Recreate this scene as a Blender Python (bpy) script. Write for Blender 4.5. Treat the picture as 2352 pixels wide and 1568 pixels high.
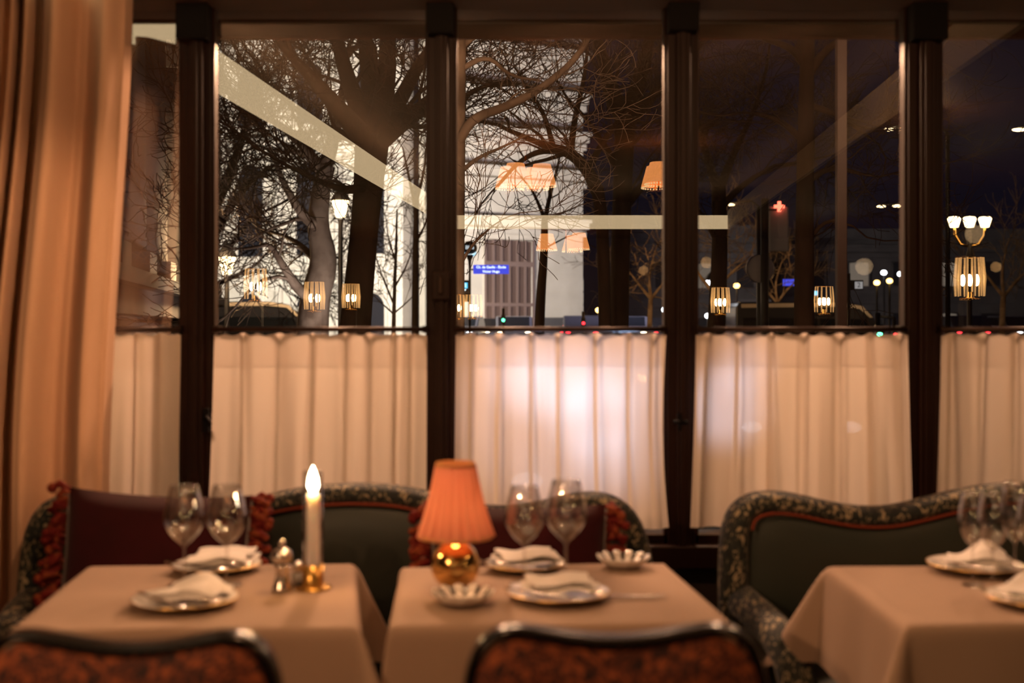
import bpy, bmesh, math, random
from mathutils import Vector, Matrix
PI = math.pi
random.seed(7)
for o in list(bpy.data.objects):
    bpy.data.objects.remove(o)
SC = bpy.context.scene
COL = SC.collection

# ------------------------------------------------------------------ camera, world, exposure
F, PX, PY, HZ = 2743.0, 1176.0, 757.0, 1.383      # focal length in pixels, horizon, eye height
YW = 4.15                                          # the window plane
cd = bpy.data.cameras.new('camera')
cam = bpy.data.objects.new('camera', cd); COL.objects.link(cam)
cam.location = (0, 0, HZ); cam.rotation_euler = (PI / 2, 0, 0)
cd.sensor_width = 36; cd.lens = F / 2352 * 36
cd.shift_y = -(784 - PY) / 2352
cd.clip_start = 0.05; cd.clip_end = 600
cd.dof.use_dof = True; cd.dof.focus_distance = 9.5; cd.dof.aperture_fstop = 2.0
SC.camera = cam
vs = SC.view_settings
vs.view_transform = 'Standard'; vs.look = 'None'; vs.exposure = 0.0; vs.gamma = 1.0; vs.use_curve_mapping = False
SC.cycles.max_bounces = 10; SC.cycles.transparent_max_bounces = 24
SC.cycles.diffuse_bounces = 3; SC.cycles.glossy_bounces = 4; SC.cycles.transmission_bounces = 8
SC.cycles.caustics_reflective = False; SC.cycles.caustics_refractive = False
SC.cycles.sample_clamp_indirect = 4.0
SC.cycles.use_denoising = True

wd = bpy.data.worlds.new('night_sky'); SC.world = wd; wd.use_nodes = True
nt = wd.node_tree; bg = nt.nodes['Background']
tc = nt.nodes.new('ShaderNodeTexCoord'); sp = nt.nodes.new('ShaderNodeSeparateXYZ'); rp = nt.nodes.new('ShaderNodeValToRGB')
nt.links.new(tc.outputs['Generated'], sp.inputs[0]); nt.links.new(sp.outputs['Z'], rp.inputs[0]); nt.links.new(rp.outputs[0], bg.inputs[0])
rp.color_ramp.elements[0].position = 0.0; rp.color_ramp.elements[0].color = (.011, .008, .012, 1)
rp.color_ramp.elements[1].position = 0.5; rp.color_ramp.elements[1].color = (.008, .009, .024, 1)
e = rp.color_ramp.elements.new(0.14); e.color = (.010, .009, .022, 1)
bg.inputs[1].default_value = .55

def lamp(name, kind, loc, energy, color, size=None, target=None, spot=None, blend=.5, size_y=None):
    d = bpy.data.lights.new(name, kind); o = bpy.data.objects.new(name, d); COL.objects.link(o)
    o.location = loc; d.energy = energy; d.color = color
    if kind == 'AREA':
        d.size = size
        if size_y: d.shape = 'RECTANGLE'; d.size_y = size_y
    elif size is not None: d.shadow_soft_size = size
    if kind == 'SPOT': d.spot_size = spot; d.spot_blend = blend
    if target is not None:
        o.rotation_euler = (Vector(target) - Vector(loc)).to_track_quat('-Z', 'Y').to_euler()
    return o
WARM = (1.0, .52, .25)
WARM2 = (1.0, .62, .36)
# added lights over tables and curtains; window posts hide their reflections
# added pendant and key light bodies for them come further down
TABLE_FILL = [(-.365, 2.2, 2.38, 31), (.872, 2.2, 2.38, 18), (2.116, 2.2, 2.34, 7)]
for kx, ky, kz, ke in TABLE_FILL:
    lamp('pendant_light', 'POINT', (kx, ky, kz), ke, WARM, .035)
KEYS = [(-2.28, -.30, 2.40, 170, (-.4, 2.4, .6)), (3.02, -.45, 2.36, 4, (.9, 4.0, .9))]
for kx, ky, kz, ke, kt in KEYS:
    lamp('spotlight_beam', 'SPOT', (kx, ky, kz), ke, WARM, .05, kt, 1.0, 1.0)  # added spots that brighten cloth fronts, chairs and curtains
for tx, te in ((-.62, 420), (0.0, 190), (1.0, 215), (2.1, 205)):
    lamp('terrace_light', 'POINT', (tx, 5.25, 2.72), te, (1, .55, .31), .05)  # added backlight for the curtains; no terrace lamp stands here
lamp('drape_spot', 'SPOT', (-.365, 2.12, 2.36), 100, WARM, .03, (-1.55, 3.7, 1.45), .62, .8)  # added light for the drape folds, without a lamp body
lamp('terrace_light', 'POINT', (-.6, 7.6, 3.9), 90, (1, .6, .35), .12)  # added light on the near trees, without a fixture
# floodlights at the foot of the big stone building across the square
lamp('floodlight', 'AREA', (-13, 52, 3.4), 10500, (1.0, .92, .76), 6, (-14, 74, 11), size_y=1)
lamp('floodlight', 'AREA', (-7, 52, 3.4), 7000, (1.0, .90, .80), 5, (-8, 71, 10), size_y=1)
lamp('floodlight', 'AREA', (5, 52, 3.4), 2250, (.80, .74, 1.0), 5, (0, 73, 24), size_y=1)

# ------------------------------------------------------------------ helpers
def P(px, py, Y):
    return Vector(((px - PX) * Y / F, Y, HZ - (py - PY) * Y / F))
def T(px, py, z=.755):                              # a point on the table tops
    Y = (HZ - z) * F / (py - PY)
    return Vector(((px - PX) * Y / F, Y, z))

class MB:
    def __init__(s): s.v = []; s.f = []; s.sm = []
    def add(s, vs_, fs, smooth=True):
        b = len(s.v); s.v += [tuple(v) for v in vs_]; s.f += [tuple(i + b for i in f) for f in fs]; s.sm += [smooth] * len(fs)
        return s
    def box(s, x0, x1, y0, y1, z0, z1, rot=None):
        vs_ = [Vector((x, y, z)) for z in (z0, z1) for y in (y0, y1) for x in (x0, x1)]
        if rot:
            c = Vector(((x0 + x1) / 2, (y0 + y1) / 2, (z0 + z1) / 2)); vs_ = [rot @ (v - c) + c for v in vs_]
        return s.add(vs_, [(0, 2, 3, 1), (4, 5, 7, 6), (0, 1, 5, 4), (2, 6, 7, 3), (0, 4, 6, 2), (1, 3, 7, 5)], False)
    def tube(s, path, rad, n=8, flat=None, caps=True, up=None):
        path = [Vector(p) for p in path]; m = len(path)
        if not isinstance(rad, (list, tuple)): rad = [rad] * m
        vs_ = []; nrm = None
        for i, p in enumerate(path):
            t = (path[min(i + 1, m - 1)] - path[max(i - 1, 0)])
            if t.length < 1e-9: t = Vector((0, 0, 1))
            t.normalize()
            if nrm is None:
                a = Vector(up) if up else (Vector((0, 0, 1)) if abs(t.z) < .9 else Vector((1, 0, 0)))
                nrm = (a - t * a.dot(t)).normalized()
            else:
                nrm = (nrm - t * nrm.dot(t))
                nrm = nrm.normalized() if nrm.length > 1e-6 else Vector((1, 0, 0))
            bi = t.cross(nrm)
            r = rad[i]; r1, r2 = (r if isinstance(r, tuple) else (r, r))
            for k in range(n):
                a = 2 * PI * k / n
                vs_.append(p + nrm * (math.cos(a) * r1) + bi * (math.sin(a) * r2))
        fs = [(i * n + k, i * n + (k + 1) % n, (i + 1) * n + (k + 1) % n, (i + 1) * n + k) for i in range(m - 1) for k in range(n)]
        if caps: fs += [tuple(range(n - 1, -1, -1)), tuple((m - 1) * n + k for k in range(n))]
        return s.add(vs_, fs)
    def lathe(s, prof, n=32, c=(0, 0, 0), flute=0, amp=0, closed=False, squash=None):
        vs_ = []
        for (r, z) in prof:
            for k in range(n):
                a = 2 * PI * k / n
                rr = r * (1 + (amp * math.cos(a * flute) if flute else 0))
                vs_.append((c[0] + rr * math.cos(a), c[1] + rr * math.sin(a) * (squash or 1), c[2] + z))
        m = len(prof); q = m if closed else m - 1
        fs = [(i * n + k, i * n + (k + 1) % n, ((i + 1) % m) * n + (k + 1) % n, ((i + 1) % m) * n + k) for i in range(q) for k in range(n)]
        return s.add(vs_, fs)
    def sphere(s, c, r, n=12, m=8, sc=(1, 1, 1)):
        prof = [(max(1e-5, r * math.sin(PI * i / m)), -r * math.cos(PI * i / m)) for i in range(m + 1)]
        b = len(s.v); s.lathe(prof, n)
        for i in range(b, len(s.v)):
            v = s.v[i]; s.v[i] = (c[0] + v[0] * sc[0], c[1] + v[1] * sc[1], c[2] + v[2] * sc[2])
        return s
    def grid(s, fn, nu, nv, smooth=True):
        vs_ = [fn(i / nu, j / nv) for j in range(nv + 1) for i in range(nu + 1)]
        w = nu + 1
        return s.add(vs_, [(j * w + i, j * w + i + 1, (j + 1) * w + i + 1, (j + 1) * w + i) for j in range(nv) for i in range(nu)], smooth)
    def prism(s, poly, y0, y1):                     # poly in (x, z), extruded in y
        n = len(poly)
        vs_ = [(x, y0, z) for x, z in poly] + [(x, y1, z) for x, z in poly]
        fs = [tuple(range(n)), tuple(range(2 * n - 1, n - 1, -1))] + [(i, i + n, (i + 1) % n + n, (i + 1) % n) for i in range(n)]
        return s.add(vs_, fs, False)
    def move(s, off):
        s.v = [(v[0] + off[0], v[1] + off[1], v[2] + off[2]) for v in s.v]; return s
    def build(s, name, mat, parent=None, loc=None, bevel=0, solid=0, sub=0):
        me = bpy.data.meshes.new(name); me.from_pydata(s.v, [], s.f)
        me.polygons.foreach_set('use_smooth', s.sm); me.update()
        if len(s.v) < 60000:
            bm = bmesh.new(); bm.from_mesh(me)
            bmesh.ops.recalc_face_normals(bm, faces=bm.faces); bm.to_mesh(me); bm.free()
        me.materials.append(mat)
        o = bpy.data.objects.new(name, me); COL.objects.link(o)
        if parent: o.parent = parent
        if loc is not None: o.location = loc
        if solid:
            m = o.modifiers.new('solid', 'SOLIDIFY'); m.thickness = solid; m.offset = 0
        if bevel:
            m = o.modifiers.new('bevel', 'BEVEL'); m.width = bevel; m.segments = 2; m.limit_method = 'ANGLE'
        if sub:
            m = o.modifiers.new('sub', 'SUBSURF'); m.levels = sub; m.render_levels = sub
        return o

def tag(o, label=None, cat=None, group=None, kind=None):
    if label: o['label'] = label
    if cat: o['category'] = cat
    if group: o['group'] = group
    if kind: o['kind'] = kind
    return o
def thing(name, label, cat, loc=(0, 0, 0), rz=0, group=None, kind=None):
    o = bpy.data.objects.new(name, None); COL.objects.link(o)
    o.location = loc; o.rotation_euler = (0, 0, rz); o.empty_display_size = .05
    return tag(o, label, cat, group, kind)
def dup(root, loc, rz=0, label=None, group=None, scale=None):
    r = root.copy(); COL.objects.link(r); r.location = loc; r.rotation_euler = (0, 0, rz)
    if scale: r.scale = (scale,) * 3
    if label: r['label'] = label
    if group: r['group'] = group
    for ch in list(root.children):
        c = ch.copy(); COL.objects.link(c); c.parent = r
        for g in list(ch.children):
            d = g.copy(); COL.objects.link(d); d.parent = c
    return r
def struct(mb, name, mat, parent=None, **k):
    o = mb.build(name, mat, parent, **k)
    if parent is None: o['kind'] = 'structure'
    return o

# ------------------------------------------------------------------ materials
def mat(name, col=(.5, .5, .5), rough=.5, metal=0, spec=.5, noise=None, bump=None, sheen=0, coat=0, emit=None):
    """noise = (scale, colour2, lo, hi [, stretch xyz]); bump = (scale, strength)"""
    m = bpy.data.materials.new(name); m.use_nodes = True
    n = m.node_tree.nodes; l = m.node_tree.links; b = n['Principled BSDF']
    b.inputs['Base Color'].default_value = (*col, 1); b.inputs['Roughness'].default_value = rough
    b.inputs['Metallic'].default_value = metal; b.inputs['Specular IOR Level'].default_value = spec
    if sheen: b.inputs['Sheen Weight'].default_value = sheen
    if coat: b.inputs['Coat Weight'].default_value = coat; b.inputs['Coat Roughness'].default_value = .1
    if emit:
        b.inputs['Emission Color'].default_value = (*emit[0], 1); b.inputs['Emission Strength'].default_value = emit[1]
    co = n.new('ShaderNodeTexCoord')
    if noise:
        mp = n.new('ShaderNodeMapping'); l.new(co.outputs['Object'], mp.inputs[0])
        if len(noise) > 4: mp.inputs['Scale'].default_value = noise[4]
        t = n.new('ShaderNodeTexNoise'); t.inputs['Scale'].default_value = noise[0]; t.inputs['Detail'].default_value = 4
        l.new(mp.outputs[0], t.inputs[0])
        r = n.new('ShaderNodeValToRGB'); r.color_ramp.elements[0].position = noise[2]; r.color_ramp.elements[1].position = noise[3]
        r.color_ramp.elements[0].color = (*col, 1); r.color_ramp.elements[1].color = (*noise[1], 1)
        l.new(t.outputs[0], r.inputs[0]); l.new(r.outputs[0], b.inputs['Base Color'])
    if bump:
        t2 = n.new('ShaderNodeTexNoise'); t2.inputs['Scale'].default_value = bump[0]; t2.inputs['Detail'].default_value = 4
        l.new(co.outputs['Object'], t2.inputs[0])
        bp = n.new('ShaderNodeBump'); bp.inputs['Strength'].default_value = bump[1]; bp.inputs['Distance'].default_value = .01
        l.new(t2.outputs[0], bp.inputs['Height']); l.new(bp.outputs[0], b.inputs['Normal'])
    return m
def emit(name, col, st):
    m = bpy.data.materials.new(name); m.use_nodes = True; n = m.node_tree.nodes; n.clear()
    e = n.new('ShaderNodeEmission'); e.inputs[0].default_value = (*col, 1); e.inputs[1].default_value = st
    o = n.new('ShaderNodeOutputMaterial'); m.node_tree.links.new(e.outputs[0], o.inputs[0])
    m.cycles.emission_sampling = 'NONE' if st < 40 else 'AUTO'
    return m
def glass_thin(name, refl, tint=(1, 1, 1), base=.04):
    """clear sheet: transparent + mirror by Fresnel (several faces of a double pane)"""
    m = bpy.data.materials.new(name); m.use_nodes = True; n = m.node_tree.nodes; l = m.node_tree.links; n.clear()
    tr = n.new('ShaderNodeBsdfTransparent'); tr.inputs[0].default_value = (*tint, 1)
    gl = n.new('ShaderNodeBsdfGlossy'); gl.inputs['Roughness'].default_value = 0.0
    fr = n.new('ShaderNodeLayerWeight'); fr.inputs[0].default_value = .5
    pw = n.new('ShaderNodeMath'); pw.operation = 'POWER'; pw.inputs[1].default_value = 3.4
    mu = n.new('ShaderNodeMath'); mu.operation = 'MULTIPLY_ADD'; mu.inputs[1].default_value = refl; mu.inputs[2].default_value = base; mu.use_clamp = True
    l.new(fr.outputs['Facing'], pw.inputs[0])
    mx = n.new('ShaderNodeMixShader'); o = n.new('ShaderNodeOutputMaterial')
    l.new(pw.outputs[0], mu.inputs[0]); l.new(mu.outputs[0], mx.inputs[0]); l.new(tr.outputs[0], mx.inputs[1]); l.new(gl.outputs[0], mx.inputs[2]); l.new(mx.outputs[0], o.inputs[0])
    return m
def cloth_sheer(name, col, transl, transp, tcol=None, bump=None):
    m = bpy.data.materials.new(name); m.use_nodes = True; n = m.node_tree.nodes; l = m.node_tree.links; n.clear()
    d = n.new('ShaderNodeBsdfDiffuse'); d.inputs[0].default_value = (*col, 1)
    t = n.new('ShaderNodeBsdfTranslucent'); t.inputs[0].default_value = (*(tcol or col), 1)
    x = n.new('ShaderNodeBsdfTransparent')
    m1 = n.new('ShaderNodeMixShader'); m1.inputs[0].default_value = transl
    m2 = n.new('ShaderNodeMixShader'); m2.inputs[0].default_value = transp
    o = n.new('ShaderNodeOutputMaterial')
    l.new(d.outputs[0], m1.inputs[1]); l.new(t.outputs[0], m1.inputs[2]); l.new(m1.outputs[0], m2.inputs[1]); l.new(x.outputs[0], m2.inputs[2]); l.new(m2.outputs[0], o.inputs[0])
    if bump:
        co = n.new('ShaderNodeTexCoord'); mp = n.new('ShaderNodeMapping'); mp.inputs['Scale'].default_value = bump[2]
        t2 = n.new('ShaderNodeTexNoise'); t2.inputs['Scale'].default_value = bump[0]; t2.inputs['Detail'].default_value = 3
        bp = n.new('ShaderNodeBump'); bp.inputs['Strength'].default_value = bump[1]; bp.inputs['Distance'].default_value = .01
        l.new(co.outputs['Object'], mp.inputs[0]); l.new(mp.outputs[0], t2.inputs[0]); l.new(t2.outputs[0], bp.inputs['Height'])
        l.new(bp.outputs[0], d.inputs['Normal'])
    return m
def leafy(name, dark, mid, light, scale=26, stretch=(1, 1, .55)):
    """cut velvet with a pale leaf pattern"""
    m = bpy.data.materials.new(name); m.use_nodes = True; n = m.node_tree.nodes; l = m.node_tree.links; b = n['Principled BSDF']
    b.inputs['Roughness'].default_value = .75; b.inputs['Sheen Weight'].default_value = .15
    co = n.new('ShaderNodeTexCoord'); mp = n.new('ShaderNodeMapping'); mp.inputs['Scale'].default_value = stretch; mp.inputs['Rotation'].default_value = (0, .6, 0)
    t = n.new('ShaderNodeTexNoise'); t.inputs['Scale'].default_value = scale; t.inputs['Detail'].default_value = 3; t.inputs['Distortion'].default_value = 1.6
    r = n.new('ShaderNodeValToRGB'); el = r.color_ramp.elements
    el[0].position = .43; el[0].color = (*dark, 1); el[1].position = .62; el[1].color = (*light, 1)
    x = el.new(.50); x.color = (*mid, 1); x = el.new(.545); x.color = (*mid, 1)
    l.new(co.outputs['Object'], mp.inputs[0]); l.new(mp.outputs[0], t.inputs[0]); l.new(t.outputs[0], r.inputs[0]); l.new(r.outputs[0], b.inputs['Base Color'])
    return m

M = {}
M['mullion'] = mat('dark_brown_painted_metal', (.016, .0045, .002), .45, 0, .2)
M['postbrown'] = mat('very_dark_brown_paint', (.006, .0025, .0015), .6, 0, .15)
M['black'] = mat('black_metal', (.004, .003, .003), .6, 0, .12)
M['rod'] = mat('dark_bronze_rod', (.035, .018, .012), .35, .6)
M['pane'] = glass_thin('window_glass', .9, (.97, .97, .97), .24)
M['cafe'] = cloth_sheer('cafe_curtain_linen', (.86, .75, .66), .42, .018, (.88, .80, .72), (40, .10, (1, 1, .06)))
M['header'] = cloth_sheer('cafe_curtain_hem', (.84, .77, .72), .5, .55, (.86, .86, .9))
M['drape'] = mat('peach_drape', (.62, .40, .27), .9, 0, .1, (7, (.58, .36, .235), .3, .7, (1, 1, .1)), (420, .12), .1)
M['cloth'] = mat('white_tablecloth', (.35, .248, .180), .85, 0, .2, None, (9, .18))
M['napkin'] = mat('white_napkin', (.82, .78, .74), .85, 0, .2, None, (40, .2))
M['leather'] = mat('dark_green_leather', (.026, .032, .024), .42, 0, .35, (5, (.020, .027, .021), .3, .7), (180, .1))
M['velvet'] = leafy('leaf_pattern_velvet', (.006, .009, .008), (.012, .019, .014), (.40, .32, .20), 56, (1, .6, .6))
M['piping'] = mat('rust_red_piping', (.26, .045, .014), .6, 0, .3, (300, (.12, .02, .01), .4, .6))
M['pillow'] = mat('burgundy_velvet', (.040, .002, .004), .8, 0, .15, (12, (.028, .0015, .003), .3, .7), (200, .1), .15)
M['fringe'] = mat('red_and_rust_fringe', (.13, .010, .008), .8, 0, .2, (38, (.24, .055, .02), .48, .62))
M['seam'] = mat('grey_piping', (.20, .17, .16), .6)
M['chairvelvet'] = leafy('rust_patterned_velvet', (.030, .005, .003), (.17, .034, .010), (.40, .10, .028), 48, (1, 1, 1))
M['lacquer'] = mat('black_lacquered_wood', (.006, .004, .003), .24, 0, .3)
M['wood'] = mat('dark_wood', (.035, .016, .009), .4, 0, .5, (3, (.055, .026, .014), .3, .7, (1, 1, .12)))
M['china'] = mat('white_porcelain', (.78, .74, .69), .18, 0, .5)
M['stripe'] = mat('dark_glaze', (.016, .012, .012), .2)
M['silver'] = mat('polished_silver', (.75, .70, .64), .16, 1)
M['brass'] = mat('polished_brass', (.80, .50, .18), .13, 1)
M['brassdark'] = mat('aged_brass', (.60, .36, .10), .28, 1)
M['wax'] = mat('white_wax', (.85, .76, .66), .5, emit=((1, .55, .30), .22))  # small emission stands in for flame light glowing through the wax
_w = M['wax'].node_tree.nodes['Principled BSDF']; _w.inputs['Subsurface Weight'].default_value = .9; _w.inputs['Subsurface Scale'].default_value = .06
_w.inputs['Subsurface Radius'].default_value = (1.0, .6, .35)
M['flame'] = emit('candle_flame', (1.0, .78, .5), 42)
M['glass'] = glass_thin('wine_glass', 1.0, (.985, .98, .975), .17)
M['shade'] = cloth_sheer('coral_pleated_silk', (.74, .32, .21), .26, 0, (.80, .30, .18))
M['shadeband'] = cloth_sheer('gold_ribbon', (.75, .42, .18), .35, 0)
M['floor'] = mat('dark_oak_floor', (.05, .025, .014), .35, 0, .5, (2, (.08, .04, .02), .3, .7, (1, .1, 1)))
M['ceil'] = mat('brown_ceiling', (.07, .036, .020), .7)
M['tray'] = mat('cream_ceiling', (.20, .15, .11), .8)
M['fascia'] = mat('plaster_fascia', (.36, .31, .23), .7)
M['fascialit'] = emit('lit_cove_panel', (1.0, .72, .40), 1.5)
M['wall'] = mat('dark_panelling', (.028, .016, .010), .5)
M['bulb'] = emit('warm_bulb', (1.0, .62, .28), 95)
M['crystal'] = mat('fluted_crystal', (.9, .75, .5), .1, 0, .6, emit=((1.0, .5, .16), 1.5))
M['street'] = mat('asphalt', (.03, .03, .035), .45, 0, .5, (1.2, (.045, .045, .05), .3, .7), (8, .15))
M['pave'] = mat('stone_pavement', (.10, .095, .09), .7, 0, .4, (2, (.14, .13, .12), .3, .7))
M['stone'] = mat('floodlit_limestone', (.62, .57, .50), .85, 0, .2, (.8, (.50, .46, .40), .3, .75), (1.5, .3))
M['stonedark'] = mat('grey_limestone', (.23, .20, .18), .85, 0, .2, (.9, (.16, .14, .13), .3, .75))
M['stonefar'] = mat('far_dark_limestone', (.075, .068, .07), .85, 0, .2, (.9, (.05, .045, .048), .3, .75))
M['portal'] = mat('dark_portal_wood', (.10, .062, .052), .6)
M['portalbar'] = mat('portal_door_frame', (.19, .13, .115), .6)
M['windowdark'] = mat('dark_window', (.02, .02, .025), .15)
M['bark'] = mat('tree_bark', (.070, .040, .026), .9, 0, .15, (5, (.035, .022, .015), .35, .65, (1, 1, .3)), (30, .4))
M['barkpale'] = mat('pale_plane_bark', (.26, .20, .15), .9, 0, .15, (3, (.12, .085, .06), .4, .6), (20, .3))
M['pole'] = mat('dark_cast_iron', (.018, .016, .016), .5, .3)
M['lantern'] = emit('street_lantern_glass', (1.0, .70, .36), 10)
M['lanterncool'] = emit('white_lantern_glass', (.92, .95, 1.0), 9)
M['sodium'] = emit('amber_lantern_glass', (1.0, .56, .16), 12)
M['signblack'] = mat('sign_black', (.012, .010, .012), .4)
M['signwhite'] = emit('lit_white_letter', (.80, .95, 1.0), 3.2)
M['signletter'] = emit('white_letter', (.82, .94, 1.0), 1.3)
M['signcyan'] = emit('lit_cyan_sign', (.10, .62, 1.0), 2.2)
M['signblue'] = emit('lit_blue_sign', (.07, .09, .85), 1.6)
M['cross'] = emit('red_cross_light', (1.0, .13, .07), 6)
M['signgrey'] = mat('grey_sign_back', (.45, .43, .45), .5, .0)
M['paint_white'] = mat('cream_coach_paint', (.72, .60, .46), .3, coat=.5)
M['paint_dark'] = mat('dark_vehicle_paint', (.03, .03, .036), .25, coat=.6)
M['paint_blue'] = mat('blue_paint', (.01, .05, .16), .3)
M['paint_grey'] = mat('grey_vehicle_paint', (.16, .16, .18), .3, .3, coat=.6)
M['tyre'] = mat('black_rubber', (.01, .01, .01), .8)
M['carglass'] = mat('tinted_glass', (.01, .012, .015), .06, 0, .6)
M['head'] = emit('headlamp', (.86, .92, 1.0), 9)
M['headwarm'] = emit('warm_headlamp', (1.0, .76, .45), 14)
M['tail'] = emit('red_tail_lamp', (1.0, .03, .04), 7)
M['green'] = emit('green_signal', (.10, 1.0, .42), 9)
M['litwin'] = emit('lit_window', (1.0, .80, .62), .22)
M['awning'] = mat('brown_awning_canvas', (.10, .026, .010), .85, 0, .05, (3, (.08, .020, .008), .3, .7))

# ------------------------------------------------------------------ the room
RX0, RX1, RY0 = -4.6, 5.0, -6.2
struct(MB().box(RX0, RX1, RY0, 4.30, -.06, 0), 'floor', M['floor'])
struct(MB().box(RX0 - .1, RX0, RY0, 4.3, 0, 3.0), 'wall_left', M['wall'])
struct(MB().box(RX1, RX1 + .1, RY0, 4.3, 0, 3.0), 'wall_right', M['wall'])
struct(MB().box(RX0, RX1, RY0 - .1, RY0, 0, 3.0), 'wall_back', M['wall'])
# ceiling: a low brown soffit around a raised tray
A_, B_, C_, D_ = (-1.52, 4.02), (-.66, -4.9), (2.42, -4.9), (1.885, 4.02)
zs, zt = 2.50, 2.92
mb = MB()
def slab(pts, z): mb.add([(x, y, z) for x, y in pts], [tuple(range(len(pts)))], False)
slab([(RX0, RY0), (RX0, 4.3), (A_[0], 4.3), A_, B_, (B_[0], RY0)], zs)
slab([(B_[0], RY0), B_, C_, (C_[0], RY0)], zs)
slab([(C_[0], RY0), C_, D_, (D_[0], 4.3), (RX1, 4.3), (RX1, RY0)], zs)
slab([(A_[0], 4.3), (D_[0], 4.3), D_, A_], zs)
struct(mb, 'ceiling', M['ceil'])
mb = MB(); slab([(RX0, RY0), (RX1, RY0), (RX1, 4.3), (RX0, 4.3)], zt + .03)
struct(mb, 'ceiling_tray', M['tray'])
def fascia(a, b, h, m, name):
    d = Vector((b[0] - a[0], b[1] - a[1], 0)).normalized(); nrm = Vector((-d.y, d.x, 0)) * .03
    p = [Vector((a[0], a[1], 0)), Vector((b[0], b[1], 0))]
    vs_ = [p[0], p[1], p[1] + nrm, p[0] + nrm]
    q = MB().add([(v.x, v.y, zs) for v in vs_] + [(v.x, v.y, zs + h) for v in vs_], [(0, 1, 2, 3), (4, 5, 6, 7), (0, 1, 5, 4), (1, 2, 6, 5), (2, 3, 7, 6), (3, 0, 4, 7)], False)
    return struct(q, name, m)
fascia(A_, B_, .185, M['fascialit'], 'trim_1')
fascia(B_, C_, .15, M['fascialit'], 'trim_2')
fascia(C_, D_, .20, M['fascia'], 'trim_3')
fascia(D_, A_, .18, M['fascia'], 'trim_4')
# strip light lying on the left cove ledge, washing the tray ceiling
def strip(a, b, energy, name, dx):
    d = bpy.data.lights.new(name, 'AREA'); d.shape = 'RECTANGLE'; L = math.dist(a, b); d.size = .04; d.size_y = L; d.energy = energy; d.color = (1, .55, .28)
    o = bpy.data.objects.new(name, d); COL.objects.link(o)
    o.location = ((a[0] + b[0]) / 2 + dx, (a[1] + b[1]) / 2, zs + .22)
    o.rotation_euler = (PI, 0, -math.atan2(b[0] - a[0], -(b[1] - a[1])) * -1)
    return o
strip(A_, B_, 12, 'cove_strip', -.08)
strip(D_, C_, 3, 'cove_strip', .08)

# window wall: sill wall, mullions, five bays
def wx(px): return (px - PX) * YW / F
def wz(py): return HZ - (py - PY) * YW / F
mull = [(418, 486), (984, 1043), (1532, 1598), (2084, 2159)]
struct(MB().box(RX0, RX1, YW + .02, YW + .14, 0, .62), 'wall_front', M['wall'])
struct(MB().box(RX0, RX1, YW + .02, YW + .14, 2.60, 3.0), 'wall_front_header', M['wall'])
struct(MB().box(RX0, wx(-110), YW + .02, YW + .14, .62, 2.6), 'wall_front_side', M['wall'])
struct(MB().box(wx(2720), RX1, YW + .02, YW + .14, .62, 2.6), 'wall_front_end', M['wall'])
struct(MB().box(wx(-110), wx(2720), YW - .05, YW + .06, .56, .64), 'trim_5', M['mullion'], bevel=.006)
for i, (a, b) in enumerate(mull):
    x0, x1 = wx(a), wx(b); w = x1 - x0
    q = MB().box(x0 + w * .30, x1 - w * .22, YW - .035, YW + .10, .62, 2.6)
    q.box(x0, x0 + w * .32, YW - .012, YW + .07, .62, 2.6); q.box(x1 - w * .24, x1, YW - .006, YW + .07, .62, 2.6)
    q.box(x0 + w * .42, x1 - w * .38, YW - .046, YW - .03, .62, 2.6)
    struct(q, 'trim_%d' % (i + 6), M['mullion'], bevel=.003)
    py = (100, 88, 81, 101)[i]
    q = MB().box(x0 - .002, x1 + .002, YW - .075, YW + .02, wz(py), 2.62)  # black box stands in for shade on the top of the post
    bk = q.build('blind_bracket', M['black'], bevel=.003)
    tag(bk, ['black block capping the first window post beside the long peach drape', 'black block capping the post above the metal latch plate',
             'black block capping the post between the brightest pane and the dark panes', 'black block capping the post nearest the right edge'][i], 'bracket', 'black blocks on top of the window posts')
bays = [(-110, 418), (486, 984), (1043, 1532), (1598, 2084), (2159, 2720)]
for i, (a, b) in enumerate(bays):
    t = thing('window_%d' % (i + 1), None, None, (wx((a + b) / 2), YW, .64), kind='structure')
    w = wx(b) - wx(a)
    MB().box(-w / 2, w / 2, .026, .032, 0, 1.96).build('pane', M['pane'], t)
    q = MB().box(-w / 2, -w / 2 + .010, .0, .05, 0, 1.96).box(w / 2 - .010, w / 2, .0, .05, 0, 1.96).box(-w / 2, w / 2, 0, .05, 0, .03)
    q.build('window_frame', M['mullion'], t)
# espagnolette handle on the first post and latch plate on the second
h = thing('window_handle', 'dark metal window handle tilted outward on the first post', 'handle', P(478, 970, YW - .03))
MB().box(-.018, .004, -.012, .01, -.035, .05).build('backplate', M['black'], h, bevel=.003)
MB().tube([(-.004, -.016, .02), (.012, -.03, .005), (.034, -.034, -.035)], [.009, .008, .007], 8).build('lever', M['black'], h)
h = thing('latch_plate', 'brown metal latch plate on the second window post', 'latch', P(1012, 655, YW - .05))
MB().box(-.030, .030, -.012, .012, -.05, .05).build('plate', M['mullion'], h, bevel=.004)
MB().box(-.008, .008, -.024, -.010, -.03, .03).build('bolt', M['rod'], h, bevel=.003)
h = thing('window_handle', 'small dark window catch on the third post beside the white curtain', 'handle', P(1560, 968, YW - .04))
MB().tube([(-.02, 0, 0), (.028, -.012, -.002)], .008, 8).build('lever', M['black'], h)
MB().box(-.006, .012, -.006, .012, -.03, .03).build('backplate', M['black'], h, bevel=.003)

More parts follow.
